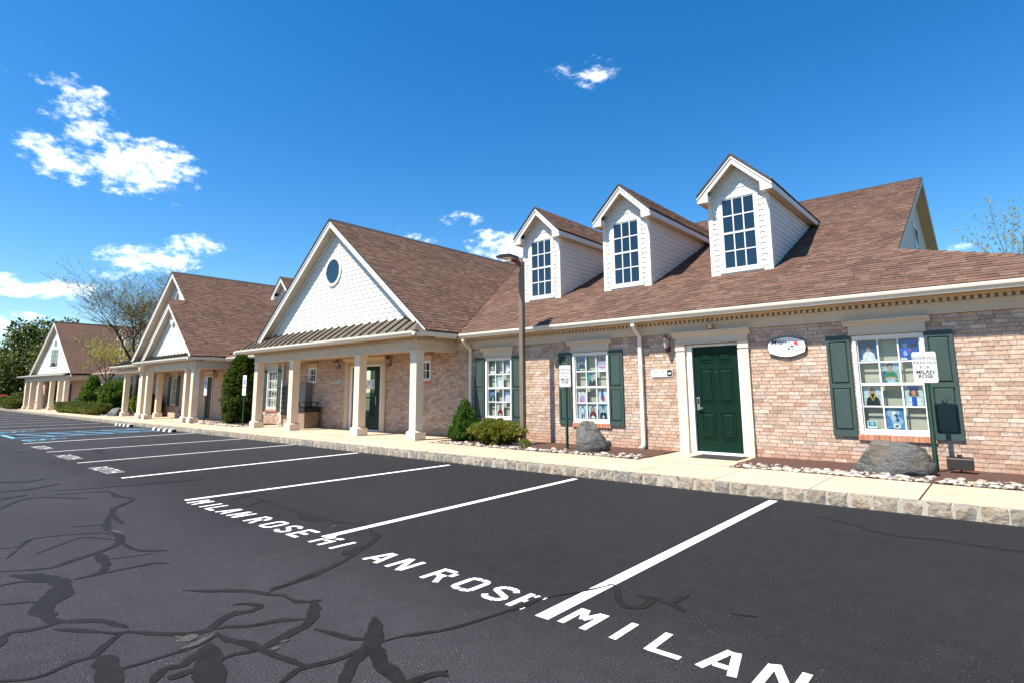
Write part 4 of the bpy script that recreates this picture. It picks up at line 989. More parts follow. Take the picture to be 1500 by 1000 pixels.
# oval window in the gable
ox, oz, oa, ob = -16.70, 5.41, .40, .415
def ring(b, cx, cz, a0, b0, a1, b1, y0, y1, n=28):
    vs = []
    for i in range(n):
        t_ = 2*math.pi*i/n; c_, s_ = math.cos(t_), math.sin(t_)
        vs += [(cx+a0*c_,y0,cz+b0*s_),(cx+a1*c_,y0,cz+b1*s_),(cx+a1*c_,y1,cz+b1*s_),(cx+a0*c_,y1,cz+b0*s_)]
    fs = []
    for i in range(n):
        j = (i+1) % n
        for k in range(4): fs.append((i*4+k, i*4+(k+1) % 4, j*4+(k+1) % 4, j*4+k))
    return b.add(vs, fs)
def disc(b, cx, cz, a, c, y0, y1, n=28, mi=0):
    return b.prism([(cx+a*math.cos(2*math.pi*i/n), cz+c*math.sin(2*math.pi*i/n)) for i in range(n)], 'y', y0, y1, mi)
b = MB(); ring(b, ox, oz, oa, ob, oa+.09, ob+.09, SY-.05, SY-.002)
for kz in (-1,1): b.box(ox-.035,ox+.035,SY-.06,SY-.051,oz+kz*(ob+.045)-.055,oz+kz*(ob+.045)+.055)
for kx in (-1,1): b.box(ox+kx*(oa+.045)-.055,ox+kx*(oa+.045)+.055,SY-.06,SY-.051,oz-.035,oz+.035)
ow = b.build('oval_window', 'trim', A); b = MB(); disc(b, ox, oz, oa+.005, ob+.005, SY-.030, SY-.019); b.build('pane', 'glass_dark', ow)
# metal pent roof
def pent(parent, x0, x1, yg, z0, ys, zs, hipL=.9, seams=True, step=.42, hipR=.001):
    pts = [(x0,yg,z0),(x1,yg,z0),(x1-hipR,ys,zs),(x0+hipL,ys,zs)]
    o = MB().slab(pts, (0,0,-.03)).build('metal_roof', 'seam_metal', parent)
    if hipL > .1: MB().slab([(x0,yg,z0),(x0+hipL,ys,zs),(x0+.1,ys+1.,z0)], (0,0,-.02)).build('metal_roof_end', 'seam_metal', parent)
    if seams:
        x = x0+.12
        d = Vector((0,ys-yg,zs-z0))
        while x < x1:
            f = min(1., (x-x0)/hipL, (x1-x)/hipR)
            if f > .1:
                a = Vector((x,yg,z0)); e = a+d*f
                MB().add([a+Vector((-.012,0,0)),a+Vector((.012,0,0)),a+Vector((.012,0,.06)),a+Vector((-.012,0,.06)),e+Vector((-.012,0,0)),e+Vector((.012,0,0)),e+Vector((.012,0,.06)),e+Vector((-.012,0,.06))], [(0,1,2,3),(0,3,7,4),(3,2,6,7),(2,1,5,6),(4,7,6,5)]).build('standing_seam', 'seam_metal', o)
            x += step
    return o
pent(A, -22.2, -11.62, 9.50, 3.005, SY-.02, ZB+.03, hipR=.48)
MB().slab([(-11.62,9.50,3.003),(-12.10,SY-.02,ZB+.028),(-11.60,SY+.1,3.06)], (0,0,-.02)).build('metal_roof_end', 'seam_metal', A)
gutter_run(A, -22.25, -11.47, 9.43, 3.0); gutter_side(A, 9.43, 10.95, -11.47, 3.0, 1); gutter_side(A, 9.43, 10.95, -22.25, 3.0, -1)
# beam, cornice, ceiling
def porch_beam(parent, x0, x1, yf, yb, zb=2.54):
    b = MB(); b.box(x0,x1,yf,yf+.26,zb,2.80); b.box(x0,x0+.26,yf+.26,yb,zb,2.80); b.box(x1-.26,x1,yf+.26,yb,zb,2.80); b.build('beam', 'frieze', parent)
    b = MB(); b.box(x0+.03,x1-.03,yf+.03,yf+.1,2.802,2.858); b.box(x1-.1,x1-.03,yf+.1,yb,2.802,2.858); b.box(x0+.03,x0+.1,yf+.1,yb,2.802,2.858)
    b.box(x0-.03,x1+.03,yf-.03,yf+.1,2.86,2.884); b.box(x1-.1,x1+.03,yf+.1,yb,2.86,2.884); b.box(x0-.03,x0+.1,yf+.1,yb,2.86,2.884); b.build('bed_moulding', 'cream', parent)
    dentils(parent, x0, x1, yf-.008, 2.803); dentils(parent, yf+.05, yb, x1+.008, 2.803, 'y')
    MB().box(x0+.01,x1-.01,yf+.1,yb+.35,2.615,2.63).build('ceiling', 'cream', parent)
b0_ = (-21.43,-11.92)
porch_beam(A, b0_[0], b0_[1], 9.89, 11.36)
MB().box(-22.15,-11.57,9.53,9.95,2.888,2.90).build('soffit', 'cream', A); MB().box(-12.0,-11.57,9.96,11.3,2.888,2.90).build('soffit', 'cream', A); MB().box(-22.15,-21.3,9.96,11.3,2.888,2.90).build('soffit', 'cream', A)
MB().box(-22.15,-11.57,9.54,9.56,2.885,2.99).build('fascia', 'gutter', A)
for xc in (-12.08,-14.71,-18.64,-21.26): column(A, xc, 9.885, ZS, 2.54)
# porch doorway
surround(A, -17.36, -15.49, .16, 2.36, 2.60, YW, .22, 'cream')
b = MB(); b.box(-17.36,-17.22,YW-.01,YW+.12,.16,2.35); b.box(-15.60,-15.49,YW-.01,YW+.12,.16,2.35); b.box(-17.22,-15.60,YW-.01,YW+.12,2.28,2.35); b.build('door_frame', 'trim', A)
b = MB(); 
for (a,c) in ((-17.22,-17.08),(-15.95,-15.72)): b.box(a,c,YW+.03,YW+.08,.2,2.28)
b.box(-17.08,-15.95,YW+.03,YW+.08,2.15,2.28); b.box(-17.08,-15.95,YW+.03,YW+.08,.2,.62); b.box(-17.08,-15.95,YW+.035,YW+.075,1.22,1.26)
pd = b.build('glass_door', 'door_green', A)
MB().box(-17.08,-15.95,YW+.05,YW+.055,.62,2.15).build('pane', 'glass', pd); MB().box(-15.72,-15.60,YW+.02,YW+.07,.2,2.28).build('dark_gap', 'black', pd)  # pane, then a plain black strip filling the dark gap right of the leaf
MB().tube([(-15.80,YW+.02,1.0),(-15.80,YW-.02,1.02),(-15.80,YW-.02,1.28),(-15.80,YW+.02,1.3)], .012, 6).build('door_handle', 'steel', pd)
MB().box(-17.3,-15.55,YW+.8,YW+.82,.2,2.3).build('hall_backing', 'hall', pd)
MB().box(-17.22,-15.60,YW-.04,YW+.12,.158,.197).build('threshold', 'vinyl', A)
downspout(A, -6.05); downspout(A, -11.34); downspout(A, -22.0)

# ================================================================== building B
B = root('office_building', (-32,YW,0), 'brick office building with stepped double gable and clustered porch columns beside the dark arborvitae', 'building')
brick_wall(B, -41, -26.76, .10, 2.61, [(-35.85,-34.95,.76,2.34),(-31.05,-30.15,.165,2.33)], YW+.5, 'wall', geo=False)
YB = YW+.5
full_window(B, (-35.85,-34.95,.76,2.34), YB, .36)
b = MB(); b.box(-31.05,-30.95,YB-.03,YB+.1,.16,2.33); b.box(-30.25,-30.15,YB-.03,YB+.1,.16,2.33); b.box(-30.95,-30.25,YB-.03,YB+.1,2.23,2.33); b.build('door_frame', 'cream', B)
MB().box(-30.95,-30.25,YB+.03,YB+.07,.17,2.23).build('door', 'black', B)
MB().box(-31.2,-30.0,YB-.05,YB,2.36,2.56).build('entablature', 'cream', B)
XE, XB, ZBB, SB = -26.7, -32.5, 7.70, .80
GB = 10.4
yb2 = 10.95+(ZBB-3)/MR+.2
zb = lambda x: ZBB-SB*abs(x-XB)
rB = roof_plane(B, [(XB,GB-.03,ZBB),(XB,yb2,ZBB),(XE,10.9,zb(XE)),(XE,GB-.03,zb(XE))][::-1], .04, 'roof')
roof_plane(B, [(XB,GB-.03,ZBB),(XB,yb2,ZBB),(-38.4,12,zb(-38.4)),(-38.4,GB-.03,zb(-38.4))], .04, 'roof')
cB, sB = 1/math.hypot(1,SB), SB/math.hypot(1,SB)
shingles(rB, (XE,GB-.03,zb(XE)), (0,1,0), (-cB,0,sB), yb2-GB, 5.8/cB-.02, lambda p: p.z > zmain(p.y)-.005)
MB().prism([(XB-.13,ZBB-.09),(XB,ZBB+.02),(XB+.13,ZBB-.09)], 'y', GB-.035, yb2).build('ridge_cap', 'black_edge', B)
for s in (-1,1):
    xe = XB+(2.35 if s > 0 else -5.7); rake(B, xe, zb(xe)-.04, XB, ZBB-.04, GB, GB+.38, .26)
    MB().prism([(xe,zb(xe)-.034),(XB,ZBB-.034),(XB,ZBB+.012),(xe,zb(xe)+.012)], 'y', GB-.045, GB-.031).build('drip_edge', 'black_edge', B)
gB = MB().prism([(XB-5.2,3.4),(XB+5.2,3.4),(XB,3.4+5.2*SB)], 'y', GB+.38, GB+.46).build('gable', 'siding', B)
gable_boards(gB, XB-5.2, XB+5.2, XB, 3.4, 3.4+5.2*SB, GB+.38)
b = MB(); n_ = 10
pts = [(XB-.26,6.05),(XB+.26,6.05)]+[(XB+.26*math.cos(math.pi*i/n_),6.3+.38*math.sin(math.pi*i/n_)) for i in range(n_+1)]
aw = b.prism(pts, 'y', GB+.33, GB+.36).build('arched_window', 'trim', B)
MB().prism([(XB+(x_-XB)*.7,6.12+(z_-6.05)*.8) for x_, z_ in pts], 'y', GB+.32, GB+.329).build('pane', 'glass_dark', aw)
# small front gable
XS, ZSG, GS = -30.0, 5.70, 9.55
SR = SB; SL = .80
zr = lambda x: ZSG-SR*(x-XS); zl = lambda x: ZSG-SL*(XS-x)
rS = roof_plane(B, [(XS,GS-.03,ZSG),(XS,10.9,ZSG),(XE,10.9,zr(XE)),(XE,GS-.03,zr(XE))][::-1], .04, 'front_roof')
roof_plane(B, [(XS,GS-.03,ZSG),(XS,10.9,ZSG),(-33.75,10.9,zl(-33.75)),(-33.75,GS-.03,zl(-33.75))], .04, 'front_roof')
cR = 1/math.hypot(1,SR)
shingles(rS, (XE,GS-.03,zr(XE)), (0,1,0), (-cR,0,SR*cR), 1.2, 3.6/cR-.02, lambda p: p.z > zb(p.x) or p.y < GB)
rake(B, XE-.2, zr(XE-.2)-.04, XS, ZSG-.04, GS, GS+.3, .22); rake(B, -33.6, zl(-33.6)-.04, XS, ZSG-.04, GS, GS+.3, .24)
gS = MB().prism([(-33.4,3.2),(XE-.35,3.2),(XS,ZSG-.25)], 'y', GS+.3, GS+.4).build('front_gable', 'siding', B)
gable_boards(gS, -33.35, XE-.4, XS, 3.2, ZSG-.3, GS+.3)
ob_ = MB(); ring(ob_, XS-.02, 4.95, .10, .13, .26, .33, GS+.22, GS+.28, 14); 
for k in range(9):
    a_ = 2*math.pi*k/9; disc(ob_, XS-.02+.19*math.cos(a_), 4.95+.25*math.sin(a_), .07, .08, GS+.19, GS+.23, 8)
ob_.build('gable_ornament', 'trim', B)
pent(B, -34.2, -27.0, 9.48, 3.005, GS+.29, 3.22, .4); pent(B, -40.3, -34.25, 10.02, 3.0, 10.9, 3.45, .9)
gutter_run(B, -34.25, -26.7, 9.42, 3.0); gutter_run(B, -40.35, -34.25, 9.95, 3.0); gutter_side(B, 9.42, 10.95, -26.7, 3.0, 1)
b = MB(); b.box(-34.0,-26.95,9.82,10.08,2.52,2.86); b.box(-27.21,-26.95,10.09,11.9,2.52,2.86); b.box(-40.0,-34.01,10.32,10.55,2.52,2.86); b.box(-40.0,-39.8,10.56,11.9,2.52,2.86); b.build('beam', 'frieze', B)
MB().box(-34.1,-26.8,9.54,9.81,2.87,2.89).build('soffit', 'cream', B); MB().box(-40.2,-34.1,10.07,10.31,2.87,2.89).build('soffit', 'cream', B); MB().box(-39.9,-27.0,10.1,12.3,2.60,2.62).build('ceiling', 'cream', B)
for xc in (-27.15,-27.95,-33.05,-33.85): column(B, xc, 9.80, ZS, 2.52)
column(B, -35.35, 11.0, ZS, 2.52); column(B, -38.5, 10.3, ZS, 2.52); column(B, -35.85, 10.3, ZS, 2.52)
MB().box(-34.6,-32.8,YB-.5,YB-.1,.16,.42).build('porch_step', 'brick_far', B)

# ================================================================== building C (turned a little towards the lot)
Croot = root('office_building', (-60,11,0), 'far gabled office building with arched gable window and columned porch behind clipped hedges', 'building')
XF[0] = Matrix.Translation((-60,10.6,0)) @ Matrix.Rotation(rad(4.3), 4, 'Z')
HC = 5.45; ZC = 7.42; SC = (ZC-3.02)/HC
zc_ = lambda x: ZC-SC*abs(x)
for s in (-1,1):
    pts = [(0,-.03,ZC),(0,15,ZC),(s*HC,15,zc_(HC)),(s*HC,-.03,zc_(HC))]
    roof_plane(Croot, pts[::-1] if s > 0 else pts, .05, 'roof')
    rake(Croot, s*HC, zc_(HC)-.04, 0, ZC-.04, 0, .3, .25)
gC = MB().prism([(-5.0,3.1),(5.0,3.1),(0,ZC-.3)], 'y', .3, .4).build('gable', 'siding', Croot)
gable_boards(gC, -4.95, 4.95, 0, 3.1, ZC-.35, .3, exp=.16)
MB().prism([(-.12,ZC-.06),(0,ZC+.03),(.12,ZC-.06)], 'y', -.03, 15).build('ridge_cap', 'black_edge', Croot)
cw = MB(); cw.box(-.95,.95,.26,.29,3.55,5.15); cw = cw.build('gable_window', 'trim', Croot)
for (a,c) in ((-.85,-.5),(-.42,.42),(.5,.85)):
    for k in range(4): MB().box(a,c,.25,.259,3.68+k*.36,3.68+k*.36+.33).build('pane', 'glass_dark', cw)
pts = [(-.42,5.35),(.42,5.35)]+[(.42*math.cos(math.pi*i/8),5.4+.55*math.sin(math.pi*i/8)) for i in range(9)]
aw = MB().prism(pts, 'y', .26, .29).build('arched_window', 'trim', Croot); MB().prism([(x_*.75,5.40+(z_-5.35)*.8) for x_, z_ in pts], 'y', .25, .259).build('pane', 'glass_dark', aw)
pent(Croot, -6.9, 5.3, -.45, 2.95, .28, 3.15, .6, False); gutter_run(Croot, -6.9, 5.45, -.5, 2.98)
MB().box(-5.6,5.25,-.2,.05,2.5,2.88).build('beam', 'frieze', Croot); MB().box(5.0,5.25,.06,2.3,2.5,2.88).build('beam', 'frieze', Croot)
MB().box(-5.5,5.0,.05,2.4,2.6,2.62).build('ceiling', 'cream', Croot)
for xc in (-5.2,-3.7,-1.6,1.5,3.5,4.9): column(Croot, xc, -.2, ZS, 2.5, .3)
MB().box(-5.6,5.3,2.3,2.5,.1,2.9).build('wall', 'brick_far', Croot); MB().box(-12,-5.65,1.3,1.5,.1,2.9).build('wall', 'brick_far', Croot)
for (a,c) in ((-3.1,-2.2),(1.9,2.8)): MB().box(a,c,2.22,2.29,.17,2.3).build('door', 'black', Croot)
full_window(Croot, (-8.2,-7.2,.8,2.4), 1.3, .4)
MB().slab([(-12.5,.9,3.0),(-5.3,.9,3.0),(-5.3,9,6.5),(-12.5,9,6.5)], (0,0,-.05)).build('roof', 'shingle_base', Croot)
XF[0] = Matrix.Identity(4)
# range between C and B
YC = 12.75
brick_wall(Croot, -55.5, -40.3, .10, 2.61, [(-44.2,-43.2,.76,2.34),(-47.9,-46.9,.76,2.34)], YC, 'wall', geo=False)
for w in ((-44.2,-43.2,.76,2.34),(-47.9,-46.9,.76,2.34)): full_window(Croot, w, YC, .37)
MB().box(-55.5,-40.3,YC-.05,YC+.1,2.612,2.9).build('frieze_board', 'frieze', Croot)
gutter_run(Croot, -54.6, -40.4, 12.3, 3.0); MB().box(-54.6,-40.4,12.42,YC-.04,2.88,2.9).build('soffit', 'cream', Croot)
roof_plane(Croot, [(-56,12.32,3.0),(-38.6,12.32,3.0),(-38.6,23,3.0+MR*10.7),(-56,23,3.0+MR*10.7)], .05, 'roof')
off = Matrix.Translation((0,1.35,-.02))
kids = {}
for o in C.objects:
    if o.parent: kids.setdefault(o.parent.name, []).append(o)
for xd in (-56.0,-51.6): copy_tree(d0, Croot, (xd-DX[0],1.35,-.02))

# ================================================================== things on and around the buildings
GL = 'coach lanterns on the brick walls'
lantern(-5.40, 2.40, YW, 'copper coach lantern on sunlit brick wall beside the green door')
lantern(-18.02, 2.42, YW, 'dark coach lantern on porch wall above the grey suite plaque')
lantern(-15.06, 2.42, YW, 'dark coach lantern between porch doorway and small porch window')
lantern(-29.75, 2.42, YB, 'dark coach lantern beside the door of the double gabled building', 1.1)
# prints in the windows -------------------------------------------------
def col(name, c):
    if name not in M: M[name] = plain(name, tuple(q*.85 for q in c), .35, .38, 22)
    return name
PC = {'navy': (.03,.07,.22), 'blue': (.10,.26,.55), 'sky': (.38,.55,.70), 'pale': (.58,.66,.70), 'white': (.80,.80,.80), 'teal': (.04,.32,.34), 'grey': (.42,.46,.52), 'brown': (.16,.11,.09), 'green': (.01,.22,.12), 'black': (.012,.012,.016),
      'maroon': (.24,.02,.04), 'pink': (.75,.18,.45), 'skin': (.55,.31,.21), 'hair': (.07,.03,.018), 'redhair': (.22,.06,.03), 'gold': (.70,.42,.03), 'royal': (.02,.10,.60), 'lilac': (.55,.38,.70), 'cream2': (.72,.66,.56), 'red': (.55,.03,.03)}
for k, v in PC.items(): col('print_'+k, v)
def poster(cell, Y, bg_, layers, label):
    """flat print behind a window pane; layers = (shape, colour, cx, cz, rx, rz) in 0..1 cell units"""
    x0,x1,z0,z1 = cell; w, h = x1-x0, z1-z0
    mats = ['print_'+bg_]; b = MB(); b.box(x0+.004,x1-.004,Y+.056,Y+.058,z0+.004,z1-.004)
    for i, (sh, cname, cx, cz, rx, rz) in enumerate(layers):
        key = 'print_'+cname
        if key not in mats: mats.append(key)
        mi = mats.index(key); y1 = Y+.0558-.0004*i; y0 = y1-.0003
        X, Z = x0+w*cx, z0+h*cz; n = 14
        lo, hi, bot, top = x0+.008, x1-.008, z0+.008, z1-.008
        if sh == 'o': pts = [(X+w*rx*math.cos(2*math.pi*k/n), Z+h*rz*math.sin(2*math.pi*k/n)) for k in range(n)]
        elif sh == 't': pts = [(X-w*rx,Z-h*rz),(X+w*rx,Z-h*rz),(X+w*rx*.86,Z+h*rz*.55),(X+w*rx*.35,Z+h*rz),(X-w*rx*.35,Z+h*rz),(X-w*rx*.86,Z+h*rz*.55)]
        elif sh == 'v': pts = [(X-w*rx,Z+h*rz),(X,Z-h*rz),(X+w*rx,Z+h*rz)]
        else: pts = [(X-w*rx,Z-h*rz),(X+w*rx,Z-h*rz),(X+w*rx,Z+h*rz),(X-w*rx,Z+h*rz)]
        pts = [(min(hi,max(lo,p[0])), min(top,max(bot,p[1]))) for p in pts]
        b.prism(pts, 'y', y0, y1, mi)
    o = b.build('portrait_print', mats); return tag(o, label, 'photo print', 'portrait prints behind the window panes')
def person(shirt, hair='hair', cx=.5, s=1., low=.0, longhair=False):
    l = []
    if longhair: l.append(('o',hair,cx,.56*s+low,.20*s,.30*s))
    l += [('t',shirt,cx,.20*s+low,.38*s,.26*s), ('o',hair,cx,.69*s+low,.145*s,.17*s), ('o','skin',cx,.64*s+low,.115*s,.145*s), ('r','skin',cx,.49*s+low,.045*s,.05*s)]
    return l
at_ = lambda cells, r, c: cells[(3-r)*3+c]
pw = 'pane of the window '
poster(at_(cl3,0,0), YW, 'navy', [('t','white',.5,.2,.36,.30),('o','hair',.5,.66,.15,.18),('o','skin',.5,.62,.11,.14),('r','white',.5,.06,.46,.05)], 'dark blue portrait print, sitter in white dress, beside the reserved parking sign')
poster(at_(cl3,0,2), YW, 'royal', [('o','sky',.3,.7,.14,.10),('o','navy',.7,.62,.2,.16),('o','red',.55,.45,.06,.06),('o','sky',.3,.35,.10,.12),('o','white',.7,.3,.09,.08),('r','white',.2,.08,.2,.05),('o','navy',.45,.15,.12,.08)], 'blue collage print with small figures above the reserved parking sign')
poster(at_(cl3,1,1), YW, 'grey', [('o','sky',.7,.85,.3,.2),('o','navy',.2,.3,.25,.3)]+person('green',low=.12)+[('o','skin',.5,.22,.33,.10),('o','sky',.5,.14,.24,.10)], 'portrait print of seated sitter in green shirt in window beside parking sign')
poster(at_(cl3,2,0), YW, 'pale', person('black','brown',s=1.02)+[('v','gold',.5,.40,.22,.17),('v','black',.5,.44,.12,.15)], 'graduation print with black gown and gold stole in window above brick sill')
poster(at_(cl3,2,2), YW, 'pale', [('o','redhair',.5,.55,.24,.34)]+person('white','redhair')+[('r','royal',.5,.22,.13,.22),('o','royal',.5,.86,.32,.07),('r','royal',.5,.79,.14,.05)], 'graduation print with royal blue cap and white gown behind the sign post')
poster(at_(cl3,3,1), YW, 'blue', [('o','sky',.4,.75,.35,.2),('o','sky',.6,.35,.3,.25),('o','white',.45,.72,.14,.12),('o','navy',.55,.6,.11,.10),('o','pale',.4,.5,.16,.12),('o','navy',.62,.42,.08,.09),('r','pale',.5,.95,.35,.02),('o','white',.55,.13,.2,.12),('o','navy',.55,.13,.1,.05)], 'pale blue action print with white round emblem above the brick sill')
poster((cl3[0][0]+.01,cl3[0][0]+.16,cl3[0][2],cl3[0][2]+.13), YW, 'white', [('r','teal',.5,.55,.36,.30),('o','sky',.5,.6,.2,.2)], 'small teal card propped in the lower corner of the window')
poster(at_(cl2,0,0), YW, 'blue', person('black','black',longhair=True)+[('r','cream2',.55,.12,.28,.05)], 'portrait print of long dark haired sitter on blue beside green shutter')
poster(at_(cl2,0,2), YW, 'grey', [('o','pink',.42,.72,.2,.2),('o','brown',.55,.72,.13,.2),('o','lilac',.55,.5,.2,.15),('r','white',.5,.18,.5,.18),('r','pink',.5,.24,.34,.06),('o','pink',.55,.12,.2,.03)], 'grey print with pink flower and pink lettering in window behind boulder')
poster(at_(cl2,1,1), YW, 'teal', [('o','sky',.75,.7,.2,.25)]+person('black','black',s=1.05)+[('v','white',.5,.42,.10,.12)], 'portrait print of sitter in black suit on teal background')
poster(at_(cl2,2,0), YW, 'white', [('o','hair',.3,.78,.09,.11),('o','hair',.55,.82,.08,.10),('o','hair',.78,.78,.09,.11),('t','lilac',.45,.24,.3,.24),('o','pink',.35,.12,.2,.1),('o','grey',.6,.45,.06,.06)], 'white print with several small heads and lilac dress')
poster(at_(cl2,2,2), YW, 'white', [('o','hair',.5,.82,.13,.12),('o','sky',.2,.8,.18,.16),('t','royal',.45,.45,.16,.3),('t','red',.55,.28,.14,.18),('o','pink',.6,.14,.1,.08)], 'white print of figure in royal blue and red')
poster(at_(cl2,3,0), YW, 'pale', [('o','grey',.5,.45,.26,.30),('o','black',.5,.76,.07,.09),('o','white',.45,.5,.14,.16),('r','black',.42,.15,.07,.1),('r','black',.62,.2,.05,.12)], 'pale grey blue print of standing figure in window behind boulder')
poster(at_(cl2,3,1), YW, 'pale', person('maroon','redhair',longhair=True)+[('o','white',.5,.09,.2,.10)], 'pale print of long haired sitter in maroon above the boulder')
poster(at_(cl2,3,2), YW, 'sky', person('black','black')+[('v','white',.5,.42,.07,.10),('o','white',.5,.14,.14,.09),('o','pink',.5,.14,.08,.05)], 'pale blue print of sitter in black suit with round emblem')
poster(at_(cl1,0,0), YW, 'brown', [('o','grey',.5,.6,.25,.3),('o','skin',.45,.4,.12,.12),('r','white',.5,.14,.4,.13)], 'brown print with white lower border in window behind the lamp post')
poster(at_(cl1,0,2), YW, 'navy', [('o','grey',.5,.6,.28,.25),('t','white',.55,.24,.36,.24),('o','green',.75,.12,.12,.1)], 'dark print with white figure in window behind the lamp post')
poster(at_(cl1,1,1), YW, 'sky', [('t','white',.5,.34,.30,.34),('o','white',.5,.78,.16,.18),('o','skin',.5,.70,.10,.12)], 'blue print of figure in white dress and white headdress')
poster(at_(cl1,2,0), YW, 'blue', person('black','brown',s=1.02)+[('t','white',.5,.18,.07,.2)], 'blue print of sitter in black jacket above the yellow green bush')
poster(at_(cl1,2,2), YW, 'blue', person('white','brown',low=.08), 'blue print of sitter in white shirt beside the lamp post')
poster(at_(cl1,3,1), YW, 'white', person('maroon','redhair',longhair=True)+[('o','white',.5,.08,.16,.08)], 'white print of long haired sitter in maroon above yellow green bush')
b = MB(); b.box(-16.50,-15.93,YW+.044,YW+.046,1.53,1.84,0); b.box(-16.14,-15.98,YW+.0425,YW+.0435,1.56,1.82,1); b.box(-16.46,-16.40,YW+.0425,YW+.0435,1.60,1.66,2); b.box(-16.36,-16.2,YW+.0425,YW+.0435,1.66,1.80,3)
tag(b.build('notice', ['sign_white','print_sky','print_navy','print_pale']), 'white and pale blue notices taped to the glass porch door', 'notice')

# signs ---------------------------------------------------------------------
def parking_sign(x, y, label):
    r = root('parking_sign', (x,y,ZS), label, 'sign', 'reserved parking signs on green posts')
    b = MB(); zt = 2.02
    b.prism([(x-.035,y+.02),(x-.028,y+.02),(x-.018,y-.012),(x+.018,y-.012),(x+.028,y+.02),(x+.035,y+.02),(x+.035,y+.024),(x+.025,y+.024),(x+.015,y-.007),(x-.015,y-.007),(x-.025,y+.024),(x-.035,y+.024)], 'z', ZS-.05, 1.99)
    ps = b.build('post', 'green_post', r)
    hb = MB()
    for i in range(26): hb.lathe([(.006,0),(.006,.002)], (0,0,0), 6); 
    hb = MB()
    for i in range(28):
        z_ = .3+i*.042; hb.prism([(x-.005,z_),(x+.005,z_),(x+.005,z_+.011),(x-.005,z_+.011)], 'y', y-.0135, y-.0115)
    stuff(hb.build('post_holes', 'metal_grey', ps))
    w, h, z0, rr = .305, .475, 1.515, .03
    def plate(b, w, h, zc, y0, y1, rr, mi=0):
        pts = []
        for cx, cz, a0 in ((w/2-rr,h/2-rr,0),(-w/2+rr,h/2-rr,90),(-w/2+rr,-h/2+rr,180),(w/2-rr,-h/2+rr,270)):
            pts += [(x+cx+rr*math.cos(rad(a0+k*22.5)), zc+cz+rr*math.sin(rad(a0+k*22.5))) for k in range(5)]
        b.prism(pts, 'y', y0, y1, mi)
    zc = z0+h/2; b = MB(); plate(b, w, h, zc, y-.020, y-.017, rr); pl = b.build('plate', 'sign_white', r)
    b = MB(); b2 = MB(); ring_pts = []
    plate(b2, w-.022, h-.022, zc, y-.0208, y-.0203, rr-.01); b2.build('border', 'sign_ink', pl)
    b2 = MB(); plate(b2, w-.030, h-.030, zc, y-.0214, y-.0209, rr-.013); b2.build('face', 'sign_white', pl)
    for tx, zz, sz, bd in (('RESERVED',.355,.066,0.0),('PARKING',.285,.066,0.0),('FOR',.215,.066,0.0),('MILAN',.14,.080,.002),('ROSE',.075,.080,.002)):
        text_on_wall('lettering', tx, x, y-.0222, z0+zz, sz, 'sign_ink', pl, bold=bd+.001)
    for zz in (.03,.447): MB().lathe([(.007,0),(.007,.004)], (x,y-.022,z0+zz-.002), 8).build('bolt', 'steel', pl)
    return r
s1 = parking_sign(-.93, 10.90, 'white reserved parking sign on green post beside the long grey boulder')
s2 = parking_sign(-7.42, 10.40, 'white reserved parking sign on green post in front of green shutter and round boulder')
def acc_sign(x, y, label):
    r = root('accessible_parking_sign', (x,y,ZS), label, 'sign', 'blue symbol parking signs on green posts')
    MB().box(x-.03,x+.03,y,y+.03,ZS-.05,2.1).build('post', 'green_post', r)
    p_ = MB().box(x-.155,x+.155,y-.006,y-.002,1.66,2.12).build('plate', 'sign_white', r); MB().box(x-.155,x+.155,y-.006,y-.002,1.33,1.64).build('penalty_plate', 'sign_white', r)
    MB().box(x-.08,x+.08,y-.009,y-.0065,1.76,1.93).build('symbol_panel', 'sign_blue', p_)
    b = MB(); disc(b, x-.015, 1.905, .014, .014, y-.011, y-.0095, 10); ring(b, x-.005, 1.81, .03, .03, .04, .04, y-.011, y-.0095, 14); b.box(x-.025,x-.010,y-.012,y-.0097,1.83,1.89); b.box(x-.01,x+.035,y-.012,y-.0097,1.835,1.848); b.box(x+.03,x+.042,y-.012,y-.0097,1.785,1.835); b.build('wheelchair_symbol', 'sign_white', p_)
    text_on_wall('lettering', 'RESERVED', x, y-.0085, 2.04, .05, 'sign_green', p_); text_on_wall('lettering', 'PARKING', x, y-.0085, 1.975, .05, 'sign_green', p_)
    for i in range(4): MB().box(x-.11,x+.11,y-.008,y-.0065,1.38+i*.06,1.40+i*.06).build('text_line', 'sign_grey', r)
    return r
acc_sign(-22.85, 10.2, 'blue symbol parking sign in front of the tall dark arborvitae')
acc_sign(-26.62, 10.2, 'blue symbol parking sign beside the door of the double gabled building')
# oval name sign
cx, cz, sw_, sh_ = -3.035, 2.205, .66, .36
def shield(a, h, n=9):
    up = [(cx+a*(1-2*i/n)*.93, cz+h*(.55+.45*math.cos((1-2*i/n)*math.pi/2))) for i in range(n+1)]
    dn = [(cx-a*(1-2*i/n)*.93, cz-h*(.55+.45*math.cos((1-2*i/n)*math.pi/2))) for i in range(n+1)]
    return up+[(cx-a,cz)]+dn+[(cx+a,cz)]
r = root('name_sign', (cx,YW,cz-.18), 'white shaped name sign with red rose on brick wall between door and shuttered window', 'sign')
MB().prism(shield(sw_/2+.012,sh_/2+.012), 'y', YW-.050, YW-.008).build('backing', 'black', r)
fc = MB().prism(shield(sw_/2,sh_/2), 'y', YW-.056, YW-.0505).build('face', 'sign_white', r)
text_on_wall('lettering', 'Milan', cx-.275, YW-.0575, cz+.055, .125, 'sign_ink', fc, align='LEFT', shear=.35, bold=.002)
text_on_wall('lettering', 'Rose', cx+.07, YW-.0575, cz-.075, .115, 'sign_grey', fc, align='LEFT', shear=.35, bold=.0)
